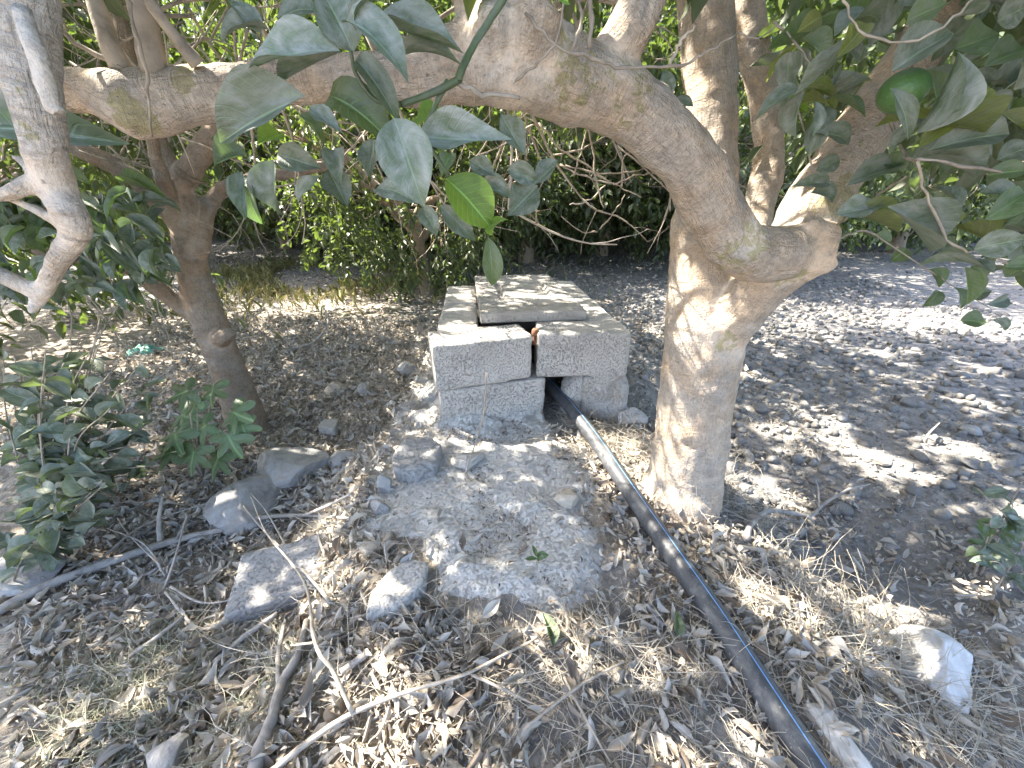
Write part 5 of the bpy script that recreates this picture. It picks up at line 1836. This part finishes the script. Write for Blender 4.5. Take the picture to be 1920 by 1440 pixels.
def litter_mesh(x, y, Lr, name, layer, g, flat=0.5, tm=None):
    n = len(x)
    a = g.random(n) * 6.283
    tilt = g.normal(0.0, 0.35, n)
    xd = np.stack([np.cos(a), np.sin(a), tilt], -1)
    flip = np.where(g.random(n) < 0.4, -1.0, 1.0)
    zd = np.stack([g.normal(0, flat, n), g.normal(0, flat, n), flip], -1)
    L = Lr[0] + (Lr[1] - Lr[0]) * g.random(n) ** 1.4
    xd_n = xd / np.linalg.norm(xd, axis=1)[:, None]
    pos = np.stack([x, y, surf_z(x, y) + 0.004 + g.random(n) * layer], -1) - xd_n * (L * 0.5)[:, None]
    return scatter(name, tm or DRYT, pos, xd, zd, L, L * g.uniform(0.26, 0.44, n), M['dry'], np.clip(g.normal(0.67, 0.18, n), 0, 1))


g = np.random.default_rng(41)
x1, y1 = litter_points(21000, (-1.7, 1.7), (0.22, 1.5), 1.3, 1)
x2, y2 = litter_points(26000, (-3.2, 1.6), (1.4, 3.6), 1.2, 2)
x3, y3 = litter_points(15000, (-5.0, 2.4), (3.4, 8.0), 1.0, 3)
o = link('leaf_litter', litter_mesh(x1, y1, (0.018, 0.066), 'leaf_litter', 0.022, g))
tag(o, 'thick layer of dry curled leaves covering the near ground', 'leaf litter', kind='stuff')
X_, Y_ = np.concatenate([x2, x3]), np.concatenate([y2, y3])
o = link('leaf_litter', litter_mesh(X_, Y_, (0.018, 0.066), 'leaf_litter', 0.022, g, tm=DRYF))
tag(o, 'dry leaf litter on the shaded ground behind the rocks and the block box', 'leaf litter', kind='stuff')

# the loose leaves that show largest, one by one
DRY_ME = []
for s, (c, w, tw, rw, sh) in enumerate([(0.9, 0.05, 0.5, 1.2, 0.85), (1.4, 0.05, -0.8, 1.8, 0.9), (-0.7, 0.06, 0.6, 0.9, 0.8), (0.4, 0.08, 1.0, 2.2, 0.9), (0.3, 0.06, 0.3, 0.5, 0.8)]):
    P, F, uv = leaf_template(8, 4, c, 0.2, w * 1.6, tw, rw, s, shape=sh, ex=1.1)
    DRY_ME.append(mesh_np('fallen_leaf', P, F, uv, True, None, M['dry_o']))
xs, ys = litter_points(2600, (-1.0, 1.2), (0.25, 1.05), 1.0, 9)
for q in range(min(280, len(xs))):
    x, y = xs[q], ys[q]
    L = g.uniform(0.045, 0.07)
    o = link('fallen_leaf', DRY_ME[int(g.integers(0, 5))])
    o.scale = (L, L * g.uniform(0.30, 0.44), L)
    o.rotation_euler = (g.normal(0, 0.35) + (math.pi if g.random() < 0.3 else 0), g.normal(0, 0.25), g.uniform(0, 6.28))
    o.location = (x, y, sz(x, y) + 0.024 + g.uniform(0, 0.012))
    tag(o, 'loose curled tan leaf lying on top of the leaf litter', 'fallen leaf', 'loose fallen leaves on the litter')

# fallen leaves that are still green
for px, py, L, rz, lab in [(1035, 1222, 0.075, 1.75, 'half green fallen leaf standing up in the litter below the apron'), (1264, 1205, 0.06, 1.2, 'dark green fallen leaf left of the pipe'), (1196, 962, 0.06, 2.2, 'bright green fallen leaf tucked against the pipe beside the trunk'), (905, 1165, 0.06, 0.7, 'large pale dry leaf lying on the lower edge of the apron')]:
    p = atz(px, py, 0.02)
    o = link('fallen_leaf', mesh_np('fallen_leaf', *LT[1], True, None, M['dry_o' if 'pale' in lab else 'leaf_green']))
    o.scale = (L, L * 0.45, L)
    o.rotation_euler = (0.5, -0.3, rz)
    o.location = (p[0], p[1], sz(p[0], p[1]) + 0.03)
    tag(o, lab, 'fallen leaf')
p = atz(1005, 1060, 0.03)
SE = empty('seedling', (p[0], p[1], sz(p[0], p[1])))
tag(SE, 'tiny dusty green seedling growing through the apron', 'seedling')
b0 = np.array(SE.location)
link('stem', mesh_np('stem', *tube(np.array([(0, 0, -0.01), (0.002, 0, 0.02), (0.004, 0.002, 0.045)]), np.array([0.0012, 0.001, 0.0008]), 6), mat=M['twig']), SE)
for a, zz in ((0.2, 0.02), (1.9, 0.03), (3.4, 0.025), (4.8, 0.04), (5.9, 0.045)):
    leaf_obj(SE, b0 + (0.003, 0, zz), b0 + np.array([math.cos(a) * 0.035, math.sin(a) * 0.035, zz + 0.012]), 0.012, 'leaf_green')

# chaff and crumbs in the pits of the apron
n = 9000
x = g.uniform(-0.48, 0.27, n)
y = g.uniform(0.56, 1.45, n)
az, d_, pit = apron_z(x, y)
k = (d_ > 0) & (g.random(n) < np.clip(sstep(0.12, 0.40, pit) * 0.55 + 0.35 * sstep(0.07, 0.0, d_) + 0.02, 0, 1))
x, y = x[k], y[k]
n = len(x)
a = g.random(n) * 6.28
L = g.uniform(0.006, 0.02, n)
pos = np.stack([x, y, apron_z(x, y)[0] + 0.003], -1)
o = link('chaff', scatter('chaff', [leaf_template(2, 2, 0.5, 0.5), leaf_template(2, 2, -0.5, 0.3)], pos, np.stack([np.cos(a), np.sin(a), g.normal(0.1, 0.25, n)], -1), np.stack([g.normal(0, 0.4, n), g.normal(0, 0.4, n), np.ones(n)], -1), L, L * 0.35, M['dry'], np.clip(g.normal(0.35, 0.22, n), 0, 1)))
tag(o, 'brown chaff and crumbs caught in the hollows of the concrete apron', 'chaff', kind='stuff')


x, y = litter_points(42000, (-1.6, 1.6), (0.25, 2.2), 0.7, 33)
n = len(x)
a = g.random(n) * 6.28
L = g.uniform(0.006, 0.026, n)
pos = np.stack([x, y, surf_z(x, y) + 0.003 + 0.018 * g.random(n)], -1)
o = link('litter_crumbs', scatter('litter_crumbs', [leaf_template(2, 1, 0.5, 0.5), leaf_template(2, 1, -0.5, 0.3)], pos, np.stack([np.cos(a), np.sin(a), g.normal(0.1, 0.3, n)], -1), np.stack([g.normal(0, 0.5, n), g.normal(0, 0.5, n), np.ones(n)], -1), L, L * g.uniform(0.1, 0.45, n), M['dry'], np.clip(g.normal(0.5, 0.25, n), 0, 1)))
tag(o, 'broken bits of dry leaf and twig between the fallen leaves', 'leaf litter', kind='stuff')

# clods and gravel
def clods(n, xr, yr, size, seed, mat, name, prob):
    g = np.random.default_rng(seed)
    x = g.uniform(*xr, n)
    y = g.uniform(*yr, n)
    k = footprint_ok(x, y, 0.05) & in_frame(x, y) & (g.random(n) < prob(x, y)) & (pad_xy(x, y) < 0) & (pipe_d(x, y) > 0.05)
    x, y = x[k], y[k]
    n = len(x)
    s = size[0] + (size[1] - size[0]) * g.random(n) ** 3
    VV, FF, kk = [], [], 0
    rank = np.argsort(np.argsort(-s * (size[1] > 0.031) / np.maximum(y, 0.5)))
    for t in range(8):
        big = t >= 4                               # only the clods that show largest get the finer shape
        V, F = rock_shape(600 + t, 2 if big else 1, 5, 0.12)
        sel = np.where((np.arange(n) % 4 == t % 4) & ((rank < n * 0.22) == big) if size[1] > 0.031 else (np.arange(n) % 4 == t) & (not big))[0]
        if not len(sel):
            continue
        a = g.random(len(sel)) * 6.28
        ca, sa = np.cos(a), np.sin(a)
        sc_ = s[sel][:, None] * g.uniform(0.6, 1.1, (len(sel), 3))
        P = V[None] * sc_[:, None, :]
        P = np.stack([P[..., 0] * ca[:, None] - P[..., 1] * sa[:, None], P[..., 0] * sa[:, None] + P[..., 1] * ca[:, None], P[..., 2]], -1)
        P = P + np.stack([x[sel], y[sel], surf_z(x[sel], y[sel]) + s[sel] * 0.25], -1)[:, None, :]
        VV.append(P.reshape(-1, 3))
        FF.append((F[None] + (np.arange(len(sel)) * len(V))[:, None, None]).reshape(-1, 3) + kk)
        kk += len(sel) * len(V)
    return mesh_np(name, np.vstack(VV), np.vstack(FF), mat=M[mat])


tc = NT('clod_soil')
cc = tc.coord('Object')
cn = tc.noise(11, 4, 0.6, cc)
ccol = tc.ramp(cn, [(0.3, (0.105, 0.101, 0.098)), (0.5, (0.185, 0.18, 0.172)), (0.72, (0.29, 0.282, 0.272))])
tc.bump(tc.noise(120, 4, 0.6, cc), 0.6, 0.006)
M['clod'] = tc.fin(ccol, 0.95, 0.15)
right = lambda x, y: np.clip(sstep(0.5, 1.0, x + 0.15 * fbm(np.stack([x, y, 0 * x], -1) * 2, 2, 3)) * sstep(0.75, 1.25, y), 0, 1)
allp = lambda x, y: np.clip(right(x, y) + 0.25, 0, 1)
o = link('soil_clods', clods(9000, (0.5, 5.0), (0.8, 5.5), (0.008, 0.034), 71, 'clod', 'soil_clods', right))
tag(o, 'grey crumbly soil clods and small stones covering the field', 'soil clods', kind='stuff')
o = link('gravel', clods(16000, (-1.5, 2.6), (0.2, 3.0), (0.003, 0.011), 72, 'clod', 'gravel', allp))
tag(o, 'fine gravel and soil crumbs scattered over bare ground', 'gravel', kind='stuff')
o = link('far_soil_clods', clods(7500, (-6, 9.0), (4.2, 13), (0.008, 0.03), 73, 'clod', 'far_soil_clods', lambda x, y: 0.8 + 0 * x))
tag(o, 'soil clods on the distant orchard floor', 'soil clods', kind='stuff')
# bigger single stones of the field
STM = [mesh_np('field_stone', *rock_shape(900 + t, 3, 7, 0.07), mat=M['clod']) for t in range(5)]
g = np.random.default_rng(19)
k = 0
while k < 130:
    x, y = g.uniform(0.75, 3.6), g.uniform(1.0, 4.0)
    if not in_frame(np.array([x]), np.array([y]))[0] or right(np.array([x]), np.array([y]))[0] < 0.5:
        continue
    s = g.uniform(0.022, 0.045)
    o = link('field_stone', STM[int(g.integers(0, 5))])
    o.scale = (s, s * g.uniform(0.7, 1), s * g.uniform(0.5, 0.8))
    o.rotation_euler = (0, 0, g.uniform(0, 6.28))
    o.location = (x, y, gz(x, y) + s * 0.25)
    tag(o, 'rounded grey stone among the clods of the field right of the pale trunk', 'stone', 'stones on the field')
    k += 1


# straw and thin grass
def strands(n, cx, cy, sx, sy, Lr, mat, name, seed, lift=0.06, r=0.0009, curl=0.5, label='', cat='dry grass', clump=6):
    g = np.random.default_rng(seed)
    VV, FF, RR, k = [], [], [], 0
    cl = np.stack([g.normal(cx, sx, max(1, n // clump)), g.normal(cy, sy, max(1, n // clump))], -1)
    XY = cl[g.integers(0, len(cl), n)] + g.normal(0, 0.03, (n, 2))
    ZZ = surf_z(XY[:, 0], XY[:, 1])
    for q in range(n):
        (x, y), z = XY[q], ZZ[q]
        a = g.uniform(0, 6.28)
        L = g.uniform(*Lr)
        d = np.array([math.cos(a), math.sin(a), g.uniform(-0.05, 0.5)])
        P = [np.array([x, y, z + g.uniform(0.0, 0.02)])]
        for s in range(6):
            d = d + np.array([g.normal(0, curl * 0.4), g.normal(0, curl * 0.4), g.normal(-0.06, 0.12)])
            d /= np.linalg.norm(d)
            p = P[-1] + d * L / 6
            p[2] = max(p[2], z + 0.006)
            P.append(p)
        V, F = tube(np.array(P), np.linspace(r, r * 0.5, 7), 4, 0, 0, False)
        VV.append(V)
        FF.append(F + k)
        RR.append(np.full(len(V), g.random()))
        k += len(V)
    o = link(name, mesh_np(name, np.vstack(VV), np.vstack(FF), None, True, {'rnd': ('FLOAT', np.concatenate(RR))}, M[mat]))
    tag(o, label, cat, kind='stuff')


p = atz(1640, 1200, 0)
strands(900, p[0], p[1], 0.24, 0.13, (0.08, 0.30), 'straw', 'dry_straw', 1, label='dry straw lying around the white rock at the lower right', clump=7)
p = atz(1130, 800, 0.03)
strands(900, p[0], p[1], 0.07, 0.11, (0.06, 0.20), 'straw', 'straw_clump', 2, label='clump of straw around the pipe at the mouth of the block box', clump=20, curl=0.9)
p = atz(250, 1260, -0.1)
strands(1000, p[0], p[1], 0.14, 0.09, (0.06, 0.18), 'grass', 'thin_grass', 3, label='thin grey green wiry grass in the litter at the lower left', clump=16, curl=0.6)
p = atz(480, 1340, -0.05)
strands(200, p[0], p[1], 0.05, 0.05, (0.05, 0.14), 'grass', 'thin_grass', 4, label='small tuft of wiry grass beside the thick forked stick', clump=20)
p = atz(560, 1100, -0.05)
strands(700, p[0], p[1], 0.32, 0.18, (0.06, 0.22), 'straw', 'thin_stalks', 5, label='fine dry stalks strewn over the litter left of the apron', clump=4)
p = atz(1100, 1300, 0.0)
strands(450, p[0], p[1], 0.25, 0.08, (0.06, 0.22), 'straw', 'thin_stalks', 6, label='fine dry stalks strewn over the litter at the bottom', clump=4)
p = atz(1420, 930, -0.02)
strands(300, p[0], p[1], 0.16, 0.10, (0.06, 0.2), 'straw', 'dry_roots', 7, label='tangled dry rootlets on the soil right of the pale trunk', clump=10, curl=0.9)

# patch of yellowing grass at the far left, beyond the leaning tree
g = np.random.default_rng(61)
n = 5000
x = g.normal(-2.6, 1.0, n)
y = g.normal(5.6, 0.75, n)
k = fbm(np.stack([x, y, 0 * x], -1) * 1.6, 2, 71) > -0.05
x, y = x[k], y[k]
n = len(x)
L = g.uniform(0.06, 0.2, n)
o = link('grass', scatter('grass', [leaf_template(3, 2, 0.9, 0.3), leaf_template(3, 2, 0.5, 0.3)], np.stack([x, y, ground_z(x, y) - 0.01], -1), np.stack([g.normal(0, 0.35, n), g.normal(0, 0.35, n), np.ones(n)], -1), np.stack([g.normal(0, 1, n), g.normal(0, 1, n), 0.1 * np.ones(n)], -1), L, np.full(n, 0.007), M['grass_far']))
tag(o, 'yellowing grass patch beyond the leaning tree', 'grass', kind='stuff')
